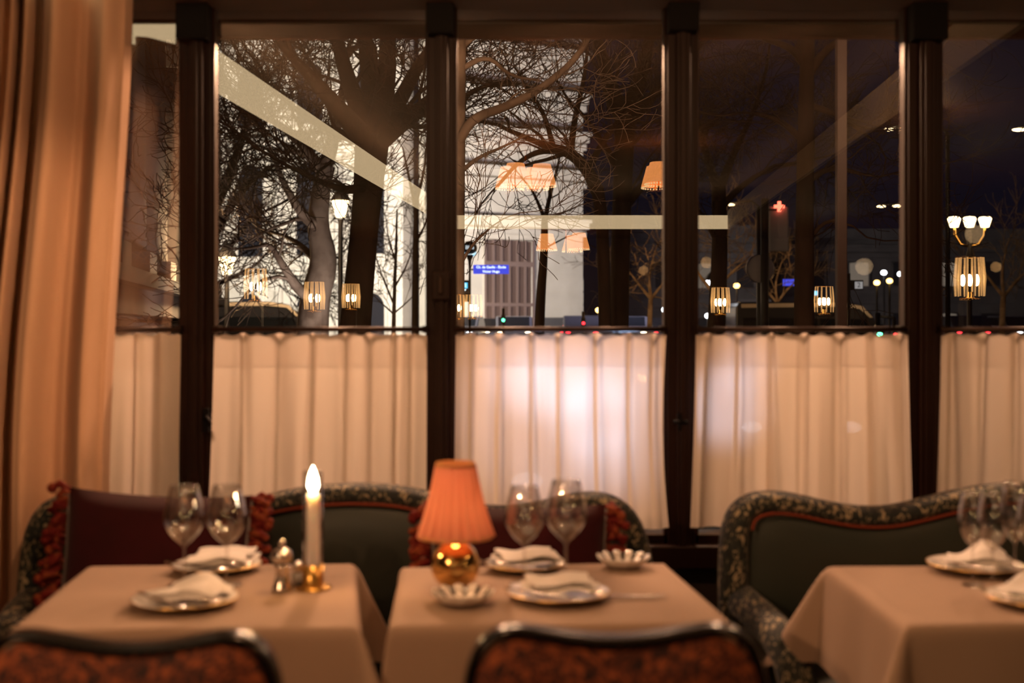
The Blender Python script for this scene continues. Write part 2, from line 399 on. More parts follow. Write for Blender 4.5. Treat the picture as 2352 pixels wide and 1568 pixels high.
# cafe rods and curtains
def smooth(e0, e1, x):
    t = max(0, min(1, (x - e0) / (e1 - e0))); return t * t * (3 - 2 * t)
YC = YW - .075
def cafe(idx, t0, t1, b0, b1, pleats, ybot, label, rodspan, bulge=0):
    r0, r1 = P(rodspan[0], 756, YW - .06), P(rodspan[1], 756, YW - .06)
    rod = thing('curtain_rod', ['thin dark rod carrying the curtain half hidden by the peach drape', 'thin dark rod carrying the white curtain behind the candle', 'thin dark rod carrying the curtain glowing blue white',
                  'thin dark rod carrying the white curtain between third and fourth posts', 'thin dark rod carrying the curtain cut off by the right edge'][idx], 'curtain rod', r0, group='dark cafe rods across the panes')
    L = r1.x - r0.x
    MB().tube([(0, 0, 0), (L, 0, 0)], .0085, 10).build('pole', M['rod'], rod)
    for s in (0.012, L - .012):
        MB().box(s - .008, s + .008, 0, .062, -.012, .012).build('bracket', M['rod'], rod)
    rnd = random.Random(idx + 3)
    ph = [rnd.uniform(0, 6) for _ in range(6)]
    top = HZ - (767 - PY) * YC / F
    bot = HZ - (ybot - PY) * YC / F
    NU = 200; NV = 40
    def fold(px, v):
        y = 0; up = 0
        for k, p in enumerate(pleats):
            w = 12 + 7 * v + 3 * math.sin(k * 2.1); d = (px - p - 14 * v * math.sin(k * 1.7 + ph[0])) / w
            g = math.exp(-d * d * 1.6)
            y -= g * (.019 - .004 * v) * (1 + .2 * math.sin(k * 3.3)); up = max(up, g)
        y += (.006 + .010 * v) * math.sin(px * .055 + ph[1] + .8 * v) + .007 * v * math.sin(px * .11 + ph[2] - 1.2 * v)
        y += .0015 * math.sin(px * .23 + ph[3] + v * 2) * v
        return y, up
    def fn(u, v):
        q = t0 + (t1 - t0) * u
        a = t0 + (b0 - t0) * v ** 1.3; b = t1 + (b1 - t1) * v ** 1.3
        px = a + (b - a) * u
        if bulge: px += bulge * math.sin(PI * v * .8) * u ** 4
        y, up = fold(q, v)
        z = top + (bot - top) * v
        if v < .05: z += (.004 * up - .006 * (1 - up) * (1 - abs(2 * ((q / 37) % 1) - 1))) * (1 - v / .05)
        Y = YC + y
        return Vector(((px - PX) * YC / F, Y, z))
    c = MB().grid(fn, NU, NV).build('cafe_curtain', M['cafe'])
    tag(c, label, 'curtain', 'white half height cafe curtains')
    def fh(u, v):
        p = fn(u, v * .165); return Vector((p.x, p.y + .004, p.z - .001))
    MB().grid(fh, NU, 8).build('header_hem', M['header'], c)
    q = MB()
    for k, p in enumerate(pleats):
        def tape(u, v, p=p):
            w_ = (5 + 2.5 * v) * (1 - .35 * v); px = p + (2 * u - 1) * w_; f_ = (px - t0) / (t1 - t0)
            o_ = fn(min(1, max(0, f_)), v); return Vector((o_.x, YC + .012, o_.z - .003))
        q.grid(tape, 3, 24)
    q.build('pleat_tape', M['cafe'], c)
    return c
cafe(0, 120, 414, 110, 404, [165, 210, 255, 318, 375], 1225, 'white half curtain partly hidden by the peach drape at left', (-60, 416), 0)
cafe(1, 491, 981, 478, 980, [562, 645, 720, 795, 850, 905, 938], 1215, 'white half curtain behind the candle, glowing peach', (488, 983))
cafe(2, 1047, 1531, 1042, 1546, [1083, 1147, 1220, 1283, 1370, 1445, 1500], 1213, 'white half curtain glowing blue white behind the coral lamp', (1045, 1531), -14)
cafe(3, 1598, 2086, 1585, 2098, [1625, 1695, 1770, 1845, 1925, 1998, 2060], 1210, 'white half curtain between the third and fourth window posts', (1600, 2083))
cafe(4, 2163, 2716, 2154, 2716, [2185, 2255, 2330, 2405, 2480, 2560, 2640], 1210, 'white half curtain cut off by the right edge of the photo', (2161, 2716))

# the long drape at left
KN = [(-10, -.03), (0, .0), (8, .022), (58, .060), (92, .0), (108, -.006), (175, .062), (190, .055), (197, -.02), (236, .03), (243, -.03), (268, .018), (282, -.02), (330, .05), (350, -.01), (420, .05), (450, -.02), (560, .03)]
def kn(d):
    for (a, ya), (b, yb) in zip(KN, KN[1:]):
        if d <= b:
            t = (d - a) / (b - a); return ya + (yb - ya) * (t * t * (3 - 2 * t))
    return KN[-1][1]
def drape(u, v):
    d = -10 + 560 * u
    z = 2.48 - 2.46 * v
    py = PY + (HZ - z) * F / 3.87
    edge = 296 - 55 * smooth(-100, 1150, py)
    shear = 1 + .10 * smooth(-100, 1100, py) if d > 60 else 1
    px = edge - d * (1 + .12 * smooth(0, 1000, py) * smooth(20, 150, d))
    dep = kn(d) * (1.7 + .5 * v) + .010 * math.sin(d * .05 + 5 * v)
    return Vector(((px - PX) * (3.87 - dep) / F, 3.87 - dep, z))
dr = MB().grid(drape, 280, 40).build('long_drape', M['drape'], solid=.003)
tag(dr, 'tall peach floor length drape in heavy folds at left edge', 'curtain')

# awning outside above the panes
aw = thing('awning', 'brown canvas awning valance outside along the window tops', 'awning', (0, 4.62, 2.5))
za = 1.383 + 668 * 4.62 / F - 2.5
MB().grid(lambda u, v: Vector((-2.2 + 5.2 * u, .02 * math.sin(u * 60) * (1 - v) * .3, za + v * .5 + .004 * math.sin(u * 40))), 120, 4).build('valance', M['awning'], aw, solid=.006)
MB().grid(lambda u, v: Vector((-2.2 + 5.2 * u, -.30 + v * 1.6, za + .55 - v * .1)), 4, 2).build('canopy', M['awning'], aw, solid=.01)
MB().tube([(-2.2, .0, za + .005), (3.0, .0, za + .005)], .008, 6).build('hem_bar', M['awning'], aw)

# ------------------------------------------------------------------ settees
YB = 3.66
def chaikin(p, n=3):
    p = [Vector(a) for a in p]
    for _ in range(n):
        q = [p[0]]
        for a, b in zip(p, p[1:]): q += [a * .75 + b * .25, a * .25 + b * .75]
        p = q + [p[-1]]
    return p
def settee(label, outer, rads, arm_sides):
    """outer: (px, py, in-plane radius m) along the top roll from left to right"""
    pts = [Vector(((a - PX) * YB / F, HZ - (b - PY) * YB / F, r)) for a, b, r in outer]
    pts = chaikin(pts, 3)
    # inset by the radius
    cen = []
    for i, p in enumerate(pts):
        t = pts[min(i + 1, len(pts) - 1)] - pts[max(i - 1, 0)]; t.z = 0; t.normalize()
        nrm = Vector((t.y, -t.x))                    # towards the inside when walking left to right
        cen.append((p.x + nrm.x * p.z, p.y + nrm.y * p.z, p.z, nrm))
    x0 = min(c[0] for c in cen); x1 = max(c[0] for c in cen); xm = (x0 + x1) / 2
    s = thing('settee', label, 'sofa', (xm, 3.45, 0))
    off = Vector((-xm, -3.45, 0))
    path = [Vector((c[0], YB, c[1])) + off for c in cen]
    MB().tube(path, [(c[2], .062) if False else (.062, c[2]) for c in cen], 14, up=(0, 1, 0)).build('border_roll', M['velvet'], s)
    inner = [Vector((c[0] + c[3].x * c[2] * .92, YB - .052, c[1] + c[3].y * c[2] * .92)) + off for c in cen]
    inner = [v_ for v_ in inner if v_.z > .775]
    MB().tube(inner, .0055, 6).build('piping', M['piping'], s)
    # padded leather back: columns from seat height up to the roll
    zb = .44
    top = {}
    n = 90
    tp = sorted([(c[0] + c[3].x * c[2] * .6, c[1] + c[3].y * c[2] * .6) for c in cen])
    xa, xb = x0 + .035, x1 - .035
    def ztop(x):
        best = zb + .05
        for (a, za_), (b, zb_) in zip([(c[0], c[1]) for c in cen], [(c[0], c[1]) for c in cen][1:]):
            if min(a, b) - 1e-6 <= x <= max(a, b) + 1e-6 and abs(a - b) > 1e-5:
                z = za_ + (zb_ - za_) * (x - a) / (b - a); best = max(best, z)
        return best
    def back(u, v):
        x = xa + (xb - xa) * u; z = zb + (ztop(x) - zb) * v
        bul = .055 * (1 - (2 * v - 1) ** 4) * (1 - (2 * u - 1) ** 10)
        return Vector((x, YB - .012 - bul, z)) + off
    MB().grid(back, n, 16).build('back_cushion', M['leather'], s)
    MB().grid(lambda u, v: Vector((xa + (xb - xa) * u, YB + .035, .12 + (ztop(xa + (xb - xa) * u) - .12) * v)) + off, n, 4).build('back_panel', M['leather'], s)
    # seat
    q = MB(); L = x1 - x0
    def seat(u, v):
        x = x0 + .05 + (L - .1) * u; y = 3.0 + .62 * v
        e_ = 1 - max(abs(2 * u - 1) ** 14, abs(2 * v - 1) ** 8)
        return Vector((x, y, .36 + .085 * e_)) + off
    q.grid(seat, 40, 14); q.build('seat_cushion', M['leather'], s)
    MB().box(x0 + .04, x1 - .04, 3.02, 3.66, .12, .37).move(off).build('seat_base', M['leather'], s, bevel=.01)
    for ax in (x0 + .08, x1 - .08):
        for ay in (3.07, 3.62):
            MB().tube([Vector((ax, ay, .13)) + off, Vector((ax, ay, 0)) + off], [.022, .014], 10).build('leg', M['lacquer'], s)
    for sd in arm_sides:
        ax = (x0 + .02) if sd < 0 else (x1 - .02)
        sg = -sd
        p = [(ax, 3.67, .56), (ax + .008 * sg, 3.57, .555), (ax + .03 * sg, 3.43, .545), (ax + .05 * sg, 3.31, .525), (ax + .07 * sg, 3.235, .465), (ax + .08 * sg, 3.21, .36), (ax + .075 * sg, 3.215, .14)]
        p = chaikin([Vector(a) + off for a in p], 2)
        MB().tube(p, .052, 12).build('arm_roll', M['velvet'], s)
        def armp(u, v):
            return Vector((ax + .03 * sg + .03 * sg * (1 - u), 3.25 + .40 * u, .14 + (.54 - .14) * v)) + off
        MB().grid(armp, 10, 6).build('arm_panel', M['leather'], s, solid=.07)
    return s
settee('dark green leather settee behind the left and middle tables, leafy velvet roll', [
    (36, 1560, .045), (40, 1400, .045), (46, 1290, .045), (62, 1205, .042), (95, 1152, .036), (150, 1130, .031), (235, 1135, .029), (330, 1156, .028), (420, 1168, .028), (500, 1162, .028), (580, 1142, .028),
    (680, 1118, .029), (790, 1107, .030), (900, 1110, .030), (985, 1126, .030), (1070, 1152, .028), (1150, 1163, .028), (1240, 1150, .028), (1320, 1129, .030), (1385, 1127, .036), (1440, 1150, .042), (1478, 1200, .046), (1497, 1265, .048), (1504, 1340, .048), (1506, 1560, .048)], None, (-1, 1))
settee('dark green leather settee behind the right table, leafy velvet roll', [
    (1652, 1560, .046), (1650, 1420, .046), (1649, 1320, .046), (1652, 1225, .045), (1670, 1165, .041), (1712, 1132, .036), (1765, 1124, .033), (1830, 1132, .031), (1900, 1150, .030), (1975, 1162, .030), (2045, 1160, .030),
    (2120, 1142, .030), (2220, 1117, .030), (2320, 1105, .030), (2430, 1108, .030), (2530, 1128, .030), (2630, 1160, .028), (2720, 1165, .028), (2830, 1140, .030), (2920, 1124, .036), (2990, 1150, .042), (3030, 1225, .046), (3040, 1400, .046), (3040, 1560, .046)], None, (-1, 1))

# pillows with tasselled fringe
def pillow(label, pxa, pxb, pya, Y, tilt=0, seam_right=False):
    a = P(pxa, pya, Y); b = P(pxb, pya, Y); w = b.x - a.x; h_ = a.z - .47
    t = thing('throw_pillow', label, 'pillow', ((a.x + b.x) / 2, Y, .47), 0, 'burgundy pillows on the settee')
    q = MB()
    def f(sg):
        def g(u, v):
            x = (2 * u - 1); z = (2 * v - 1)
            e_ = max(0, (1 - abs(x) ** 3.2)) ** .55 * max(0, (1 - abs(z) ** 3.2)) ** .55
            cx = 1 - .05 * (1 - abs(z) ** 2) * abs(x) ** 6; cz = 1 - .07 * (1 - x * x) * 1.0 * abs(z) ** 4
            return Vector((x * w / 2 * cx, sg * .085 * e_ + (v - .5) * .12, h_ / 2 + z * h_ / 2 * cz + tilt * x))
        return g
    q.grid(f(-1), 30, 22); q.grid(f(1), 30, 22)
    body = q.build('cover', M['pillow'], t)
    for sd in (-1, 1):
        r = random.Random(int(pxa) + sd); q = MB()
        for k in range(46):
            zz = h_ * (k + .5) / 46; x = sd * (w / 2 * .985)
            l_ = r.uniform(.02, .055); dz = r.uniform(-.02, .02)
            y0 = (zz / h_ - .5) * .12 + r.uniform(-.02, .02)
            p0 = Vector((x, y0, zz + tilt * sd)); p1 = p0 + Vector((sd * l_ * .6, r.uniform(-.02, .01), dz)); p2 = p0 + Vector((sd * l_, r.uniform(-.03, .01), dz - .012))
            q.tube([p0, p1, p2], [.006, .012, .007], 6)
            q.sphere(p2, r.uniform(.009, .016), 7, 5)
        q.build('fringe', M['fringe'], t)
        q = MB().tube([Vector((sd * w / 2 * (1 - .05 * (1 - (2 * v - 1) ** 2)), (v - .5) * .12 - .004, h_ * v + tilt * sd)) for v in [i / 16 for i in range(17)]], .004, 6)
        q.build('seam', M['seam'], t)
    return t
pillow('burgundy pillow with red fringe behind the left table, beside the drape', 140, 572, 1134, 3.40, -.012)
pillow('burgundy pillow with rust fringe behind the coral lamp', 985, 1398, 1163, 3.42, .0)

# ------------------------------------------------------------------ tables and cloths
def bistro(label, x0, x1, y0, y1):
    t = thing('dining_table', label, 'table', ((x0 + x1) / 2, (y0 + y1) / 2, 0)); w, d = (x1 - x0) / 2, (y1 - y0) / 2
    MB().box(-w + .005, w - .005, -d + .005, d - .005, .712, .742).build('table_top', M['wood'], t, bevel=.004)
    MB().lathe([(.035, .04), (.03, .3), (.03, .6), (.07, .712)], 16).build('pedestal', M['black'], t)
    MB().lathe([(.001, .0), (.23, .0), (.23, .012), (.06, .035), (.001, .04)], 28).build('base', M['black'], t)
def cloth(label, c00, c10, c11, c01, over, seed, earl=.34):
    """corners of the table top in plan: front-left, front-right, back-right, back-left"""
    r = random.Random(seed); ph = [r.uniform(0, 6.3) for _ in range(8)]
    w = (Vector(c10) - Vector(c00)).length; d = (Vector(c01) - Vector(c00)).length
    N = 96
    cx = (c00[0] + c11[0]) / 2; cy = (c00[1] + c11[1]) / 2
    def fn(u, v):
        a = -over + (w + 2 * over) * u; b = -over + (d + 2 * over) * v
        ca = min(max(a, 0), w); cb = min(max(b, 0), d); oa = a - ca; ob = b - cb
        s, t = ca / w, cb / d
        bx = (c00[0] * (1 - s) + c10[0] * s) * (1 - t) + (c01[0] * (1 - s) + c11[0] * s) * t
        by = (c00[1] * (1 - s) + c10[1] * s) * (1 - t) + (c01[1] * (1 - s) + c11[1] * s) * t
        D = math.hypot(oa, ob)
        z = .752
        if D > 1e-6:
            th = math.atan2(abs(ob), abs(oa)); cor = math.sin(2 * th) ** 2 if (oa and ob) else 0
            R = .010
            along = ca if not oa else cb
            wav = .012 * math.sin(along * 11 + ph[0]) + .008 * math.sin(along * 23 + ph[1])
            near = min(ca, w - ca) if not oa else min(cb, d - cb)
            ear = math.exp(-near / .06) if not (oa and ob) else 1
            out = R * (1 - math.exp(-D / R)) + D * (.05 + earl * cor) + D * wav * 2.2 * (1 - ear) + D * .05 * ear
            drop = max(0, D - R * .55 * (1 - math.exp(-D / R))) * (1 - .05 * cor)
            bx += oa / D * out; by += ob / D * out
            z -= drop
        if by > 2.98: z = max(z, .456)
        z += .0012 * math.sin(a * 9 + ph[2]) * math.sin(b * 7 + ph[3])
        return Vector((bx - cx, by - cy, z))
    # finer rows near the table edge
    def warp(u, L):
        e0 = over / (L + 2 * over)
        return u
    o = MB().grid(fn, N, N).build('tablecloth', M['cloth'], loc=(cx, cy, 0))
    tag(o, label, 'tablecloth')
    return o
zc = .752
def corner(px, py): v = T(px, py, zc); return (v.x, v.y)
def table_set(tl, cl, fl, fr, br, bl, over, seed, earl=.34):
    c = [corner(*q) for q in (fl, fr, br, bl)]
    cloth(cl, *c, over, seed, earl)
    bistro(tl, max(c[0][0], c[3][0]), min(c[1][0], c[2][0]), max(c[0][1], c[1][1]), min(c[2][1], c[3][1]))
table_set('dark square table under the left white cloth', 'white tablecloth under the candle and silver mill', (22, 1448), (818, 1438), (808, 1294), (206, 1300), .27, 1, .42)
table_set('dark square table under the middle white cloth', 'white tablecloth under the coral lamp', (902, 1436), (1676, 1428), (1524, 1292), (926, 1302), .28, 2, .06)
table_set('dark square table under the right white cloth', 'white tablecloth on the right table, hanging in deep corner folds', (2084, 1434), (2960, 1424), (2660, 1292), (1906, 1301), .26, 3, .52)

# ------------------------------------------------------------------ tableware
def plate_mb(r):
    return MB().lathe([(.0005, .002), (r * .55, .002), (r * .62, .004), (r * .95, .014), (r, .016), (r, .0185), (r * .94, .0175), (r * .62, .0085), (r * .55, .006), (.0005, .006)], 56)
def napkin_mb(seed, w=.085, d=.06):
    r = random.Random(seed); ph = [r.uniform(0, 6) for _ in range(4)]
    q = MB()
    for lay in range(2):
        def f(u, v, lay=lay):
            x = (u - .5) * 2 * w * (1 - .12 * lay); y = (v - .5) * 2 * d
            z = .018 + .013 * lay + .022 * math.exp(-((u - .62) / .26) ** 2) * (.5 + .5 * v) + .010 * math.sin(u * 6 + ph[0]) * v + .004 * math.sin(v * 9 + ph[1])
            return Vector((x + .012 * math.sin(v * 3 + ph[2]), y + .012 * lay, z))
        q.grid(f, 22, 16)
    return q
def fork_mb():
    q = MB().tube([(-.09, 0, .0), (-.03, 0, .002), (.035, 0, .006), (.05, 0, .006)], [(.0018, .006), (.0015, .003), (.0015, .003), (.0015, .010)], 8)
    for k in range(4): q.tube([(.05, -.009 + .006 * k, .006), (.075, -.009 + .006 * k, .002), (.092, -.008 + .0055 * k, .006)], .0013, 5)
    return q
def knife_mb():
    return MB().tube([(-.10, 0, 0), (-.02, 0, .001), (-.01, 0, .001), (.06, 0, .001), (.10, .004, .001)], [(.003, .006), (.0025, .006), (.0008, .008), (.0008, .009), (.0006, .002)], 8)
plates = [('cream dinner plate with napkin at the far side of the left table', 498, 1308, .115, 1), ('cream dinner plate with napkin at the near side of the left table', 425, 1388, .120, 2),
          ('cream dinner plate with napkin at the far side of the middle table', 1206, 1306, .105, 3), ('cream dinner plate with napkin at the near side of the middle table', 1282, 1372, .122, 4),
          ('cream dinner plate with napkin at the far side of the right table', 2240, 1308, .122, 5), ('cream dinner plate cut by the right edge, near side of right table', 2392, 1386, .122, 6)]
naplab = ['folded white napkin on the far plate of the left table', 'folded white napkin on the near plate of the left table', 'folded white napkin on the plate right behind the coral lamp',
          'folded white napkin on the near plate of the middle table', 'folded white napkin on the plate behind the right glasses', 'folded white napkin on the plate cut by the right edge']
wherelab = ['on the far plate of the left table', 'on the near plate of the left table', 'on the far plate of the middle table', 'on the near plate of the middle table', 'on the far plate of the right table', 'on the plate cut by the right edge']
for i, (lab, px, py, r, sd) in enumerate(plates):
    p = T(px, py)
    o = plate_mb(r).build('dinner_plate', M['china'], loc=p); tag(o, lab, 'plate', 'dinner plates laid on the tables')
    rim = MB().lathe([(r * 1.002, .0155), (r * 1.004, .0185), (r * .985, .0186)], 56).build('rim_line', M['brassdark'], o)
    rz = (.15, -.2, .1, .05, -.1, .2)[i]
    n_ = napkin_mb(sd).build('napkin', M['napkin'], loc=p + Vector((.012, .005, 0)), solid=.003); n_.rotation_euler = (0, 0, rz)
    tag(n_, naplab[i], 'napkin', 'folded napkins on the plates')
    f_ = fork_mb().build('fork', M['silver'], loc=p + Vector((.02, -.062, .022))); f_.rotation_euler = (0, -.05, -.35 + rz)
    tag(f_, 'silver fork resting ' + wherelab[i], 'fork', 'forks on the plates')
    k_ = knife_mb().build('knife', M['silver'], loc=p + Vector((-.035, -.060, .022))); k_.rotation_euler = (0, .03, -.55 + rz)
    tag(k_, 'silver knife resting ' + wherelab[i], 'knife', 'knives on the plates')
k_ = knife_mb().build('knife', M['silver'], loc=T(1440, 1372) + Vector((0, 0, .003))); k_.rotation_euler = (0, 0, .05); tag(k_, 'silver knife lying on the cloth right of the middle near plate', 'knife')
k_ = fork_mb().build('spoon', M['silver'], loc=T(628, 1312) + Vector((0, 0, .003))); k_.rotation_euler = (0, 0, -.2); tag(k_, 'silver fork lying on the cloth beside the silver mill', 'fork'); k_.name = 'fork'
# scalloped side dishes with dark stripes
def dish(label, px, py, r):
    t = thing('scalloped_dish', label, 'dish', T(px, py), .2, 'scalloped dishes on the middle table')
    q = MB(); n = 96
    prof = [(.0005, .003), (r * .55, .003), (r * .75, .008), (r * .92, .020), (r, .027), (r * .99, .0285), (r * .9, .0225), (r * .72, .011), (r * .5, .007), (.0005, .007)]
    vs_ = []
    for j, (rr, z) in enumerate(prof):
        for k in range(n):
            a = 2 * PI * k / n; w = 1 + .055 * math.cos(a * 12) * (rr / r) ** 3
            vs_.append((rr * w * math.cos(a), rr * w * math.sin(a), z + .003 * math.cos(a * 12) * (rr / r) ** 3))
    fs = [(i * n + k, i * n + (k + 1) % n, (i + 1) * n + (k + 1) % n, (i + 1) * n + k) for i in range(len(prof) - 1) for k in range(n)]
    q.add(vs_, fs); q.build('bowl', M['china'], t)
    for k in range(12):
        a = 2 * PI * (k + .5) / 12
        st = MB().grid(lambda u, v: Vector(((r * (.45 + .52 * v)) * math.cos(a + (u - .5) * .19) * (1 - .05 * (v ** 3)), (r * (.45 + .52 * v)) * math.sin(a + (u - .5) * .19) * (1 - .05 * v ** 3), .0075 + .0205 * max(0, (v - .25) / .75) ** 1.5)), 2, 8)
        st.build('stripe', M['stripe'], t)
dish('scalloped white dish with dark stripes in front of the brass lamp', 1063, 1386, .071)
dish('scalloped white dish with dark stripes on the right back corner of middle table', 1432, 1301, .069)

# wine glasses
def wine_glass(label, px, py, s=1.0, slim=1.0, g='wine glasses'):
    t = thing('wine_glass', label, 'glass', T(px, py), 0, g); t.scale = (s * slim, s * slim, s)
    MB().lathe([(.0005, .006), (.006, .0055), (.02, .0035), (.038, .001), (.040, .0006), (.040, .0002), (.0005, .0002)], 32).build('foot', M['glass'], t)
    MB().lathe([(.005, .005), (.0036, .015), (.0033, .05), (.0036, .085), (.005, .098)], 12).build('stem', M['glass'], t)
    out = [(.005, .096), (.010, .102), (.022, .113), (.038, .130), (.0485, .148), (.0515, .160), (.0505, .178), (.0455, .205), (.0385, .232), (.0335, .250)]
    inn = [(max(.0006, r - .0013), z + (.003 if i < 3 else 0)) for i, (r, z) in enumerate(out)]
    MB().lathe(out + inn[::-1], 40).build('bowl', M['glass'], t)
G = 'tall wine glasses on the tables'
for lab, px, py, s, sl in [
    ('empty wine glass, left one of the two on the left table', 423, 1342, .98, 1), ('empty wine glass on the left table, nearer the silver mill', 521, 1342, .98, 1),
    ('empty wine glass on the middle table, nearer the coral lamp', 1204, 1340, .97, 1), ('empty wine glass on the middle table, right of the other one', 1300, 1338, 1.02, 1),
    ('slim wine glass, leftmost on the right table', 2234, 1342, .93, .74), ('slim wine glass, second from the left on the right table', 2280, 1356, .97, .74),
    ('slim wine glass, third from the left on the right table', 2331, 1336, 1.0, .74), ('slim wine glass cut by the right edge of the photo', 2370, 1352, .95, .74)]:
    wine_glass(lab, px, py, s, sl, G)

# candle in its glass chimney
p = T(719, 1350)
t = thing('candle_holder', 'brass candle holder with tall clear glass chimney on left table', 'candle holder', p)
MB().lathe([(.0005, 0), (.044, 0), (.044, .004), (.028, .006), (.0005, .006)], 32).build('base_plate', M['brassdark'], t)
MB().lathe([(.026, .005), (.0262, .058), (.0245, .058), (.0240, .02), (.0005, .02)], 32).build('brass_cup', M['brassdark'], t)
MB().lathe([(.0243, .03), (.0240, .15), (.0232, .285), (.0220, .285), (.0228, .15), (.0232, .03)], 36).build('glass_chimney', M['glass'], t)
c = thing('candle', 'lit white candle burning inside the glass chimney', 'candle', p + Vector((0, 0, .021)))
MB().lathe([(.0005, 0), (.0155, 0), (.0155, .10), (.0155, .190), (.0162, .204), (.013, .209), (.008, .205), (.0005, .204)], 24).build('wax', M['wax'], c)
MB().tube([(0, 0, .203), (.001, 0, .212), (.002, 0, .218)], .0012, 6).build('wick', M['black'], c)
MB().lathe([(.0003, .208), (.0075, .214), (.0135, .227), (.012, .245), (.0065, .261), (.0003, .276)], 16).build('flame', M['flame'], c)
lamp('candle_glow', 'POINT', p + Vector((0, -.02, .28)), 3.0, (1, .52, .2), .012)

# mill and shaker
p = T(648, 1356)
t = thing('pepper_mill', 'silver pepper mill with round knob beside the candle', 'mill', p)
MB().lathe([(.0005, 0), (.024, 0), (.0245, .006), (.021, .012), (.0165, .030), (.0150, .046), (.0185, .058), (.020, .062), (.0005, .062)], 28).build('body', M['silver'], t)
MB().lathe([(.0005, .062), (.012, .063), (.024, .074), (.0265, .084), (.022, .096), (.012, .102), (.0005, .103)], 28).build('dome', M['silver'], t)
MB().lathe([(.0005, .102), (.005, .103), (.0045, .108), (.0085, .115), (.006, .122), (.0005, .124)], 18).build('knob', M['silver'], t)
p = T(683, 1346)
t = thing('salt_shaker', 'small silver and glass salt shaker between mill and candle', 'shaker', p)
MB().lathe([(.0005, 0), (.015, 0), (.0155, .03), (.012, .036), (.0005, .037)], 20).build('jar', M['china'], t)
MB().lathe([(.012, .036), (.015, .040), (.0145, .052), (.008, .060), (.0005, .062)], 20).build('cap', M['silver'], t)

# brass table lamp
p = T(1046, 1352)
t = thing('table_lamp', 'brass ball table lamp with coral pleated shade', 'lamp', p)
R = .0595
prof = [(.0005, .0)] + [(R * math.sin(a), .058 - R * math.cos(a) + .0) for a in [PI * k / 24 for k in range(5, 23)]] + [(.010, .116)]
MB().lathe(prof, 48).build('ball_base', M['brass'], t)
MB().lathe([(.009, .114), (.009, .128), (.012, .130), (.012, .150), (.0005, .152)], 20).build('neck', M['brass'], t)
for sx in (-1, 1):
    MB().tube([(sx * .011, 0, .127), (sx * .020, 0, .145), (sx * .044, 0, .300)], .0015, 6).build('shade_arm', M['brass'], t)
MB().sphere((0, 0, .19), .016, 14, 10, (1, 1, 1.4)).build('bulb', emit('lamp_bulb', (1, .62, .28), 14), t)
n = 56 * 4; zz0, zz1 = .128, .302
def shade(u, v):
    a = 2 * PI * u; v2 = v
    r = .0905 * (1 - v2) + .0475 * v2 + .004 * math.sin(PI * v2) * -1
    r *= 1 + (.050 * math.cos(a * 22) + .022 * math.cos(a * 37 + 1) + .012 * math.cos(a * 7)) * (1 - .3 * v)
    return Vector((r * math.cos(a), r * math.sin(a), zz0 + (zz1 - zz0) * v))
MB().grid(shade, 368, 12).build('pleated_shade', M['shade'], t)
MB().lathe([(.0915, .125), (.0905, .134), (.0895, .134), (.0905, .125)], 64, closed=True).build('lower_band', M['shadeband'], t)
MB().lathe([(.0490, .296), (.0475, .307), (.0465, .307), (.0478, .296)], 64, closed=True).build('upper_band', M['shadeband'], t)
lamp('table_lamp_light', 'POINT', p + Vector((0, 0, .185)), .6, (1, .50, .20), .02)

# ------------------------------------------------------------------ the two chairs in front
def chair(label, x, y, rz):
    t = thing('dining_chair', label, 'chair', (x, y, 0), rz, 'dark framed chairs in front of the tables')
    half = [(.0, .862), (.06, .866), (.12, .877), (.165, .884), (.195, .880), (.222, .862), (.238, .83), (.247, .78), (.252, .70), (.245, .58), (.225, .50)]
    pts = [Vector((-a, 0, b)) for a, b in half[::-1]] + [Vector((a, 0, b)) for a, b in half[1:]]
    pts = chaikin(pts, 3)
    cx_, cz_ = 0, .68
    # frame: a rounded band with depth
    MB().tube([p + Vector((0, .012, 0)) for p in pts], [(.009, .032)] * len(pts) if False else [(.030, .010)] * len(pts), 12, up=(0, 1, 0)).build('frame', M['lacquer'], t)
    q = MB()
    top = [(p.x * .972, p.z - .012) for p in pts]
    rows = 14; n_ = len(top)
    def panel(sg):
        def f(u, v):
            i = min(n_ - 1, int(round(u * (n_ - 1)))); x, z = top[i]
            k = v; xx = x * (1 - k); zz = z * (1 - k) + .66 * k
            e_ = 1 - (1 - k) ** 5
            return Vector((xx, sg * (.012 + .022 * e_), zz))
        return f
    q.grid(panel(-1), n_ - 1, rows); q.grid(panel(1), n_ - 1, rows)
    q.build('back_pad', M['chairvelvet'], t)
    def seat(u, v):
        x = (u - .5) * .46 * (1 + .08 * v); y = .03 + .42 * v
        e_ = 1 - max(abs(2 * u - 1) ** 8, abs(2 * v - 1) ** 8)
        return Vector((x, y, .42 + .05 * e_))
    MB().grid(seat, 20, 20).build('seat_pad', M['chairvelvet'], t)
    MB().box(-.23, .23, .03, .45, .37, .425).build('seat_frame', M['lacquer'], t, bevel=.008)
    for sx in (-1, 1):
        MB().tube([(sx * .225, .012, .52), (sx * .222, .02, .38), (sx * .225, -.03, 0)], [.018, .018, .012], 10).build('leg', M['lacquer'], t)
        MB().tube([(sx * .21, .43, .39), (sx * .215, .45, 0)], [.018, .012], 10).build('leg', M['lacquer'], t)
    return t
chair('rust patterned chair back in front of the middle table', .173, 1.985, .03)
chair('rust patterned chair back in front of the left table, lower left corner', -.628, 1.945, -.03)

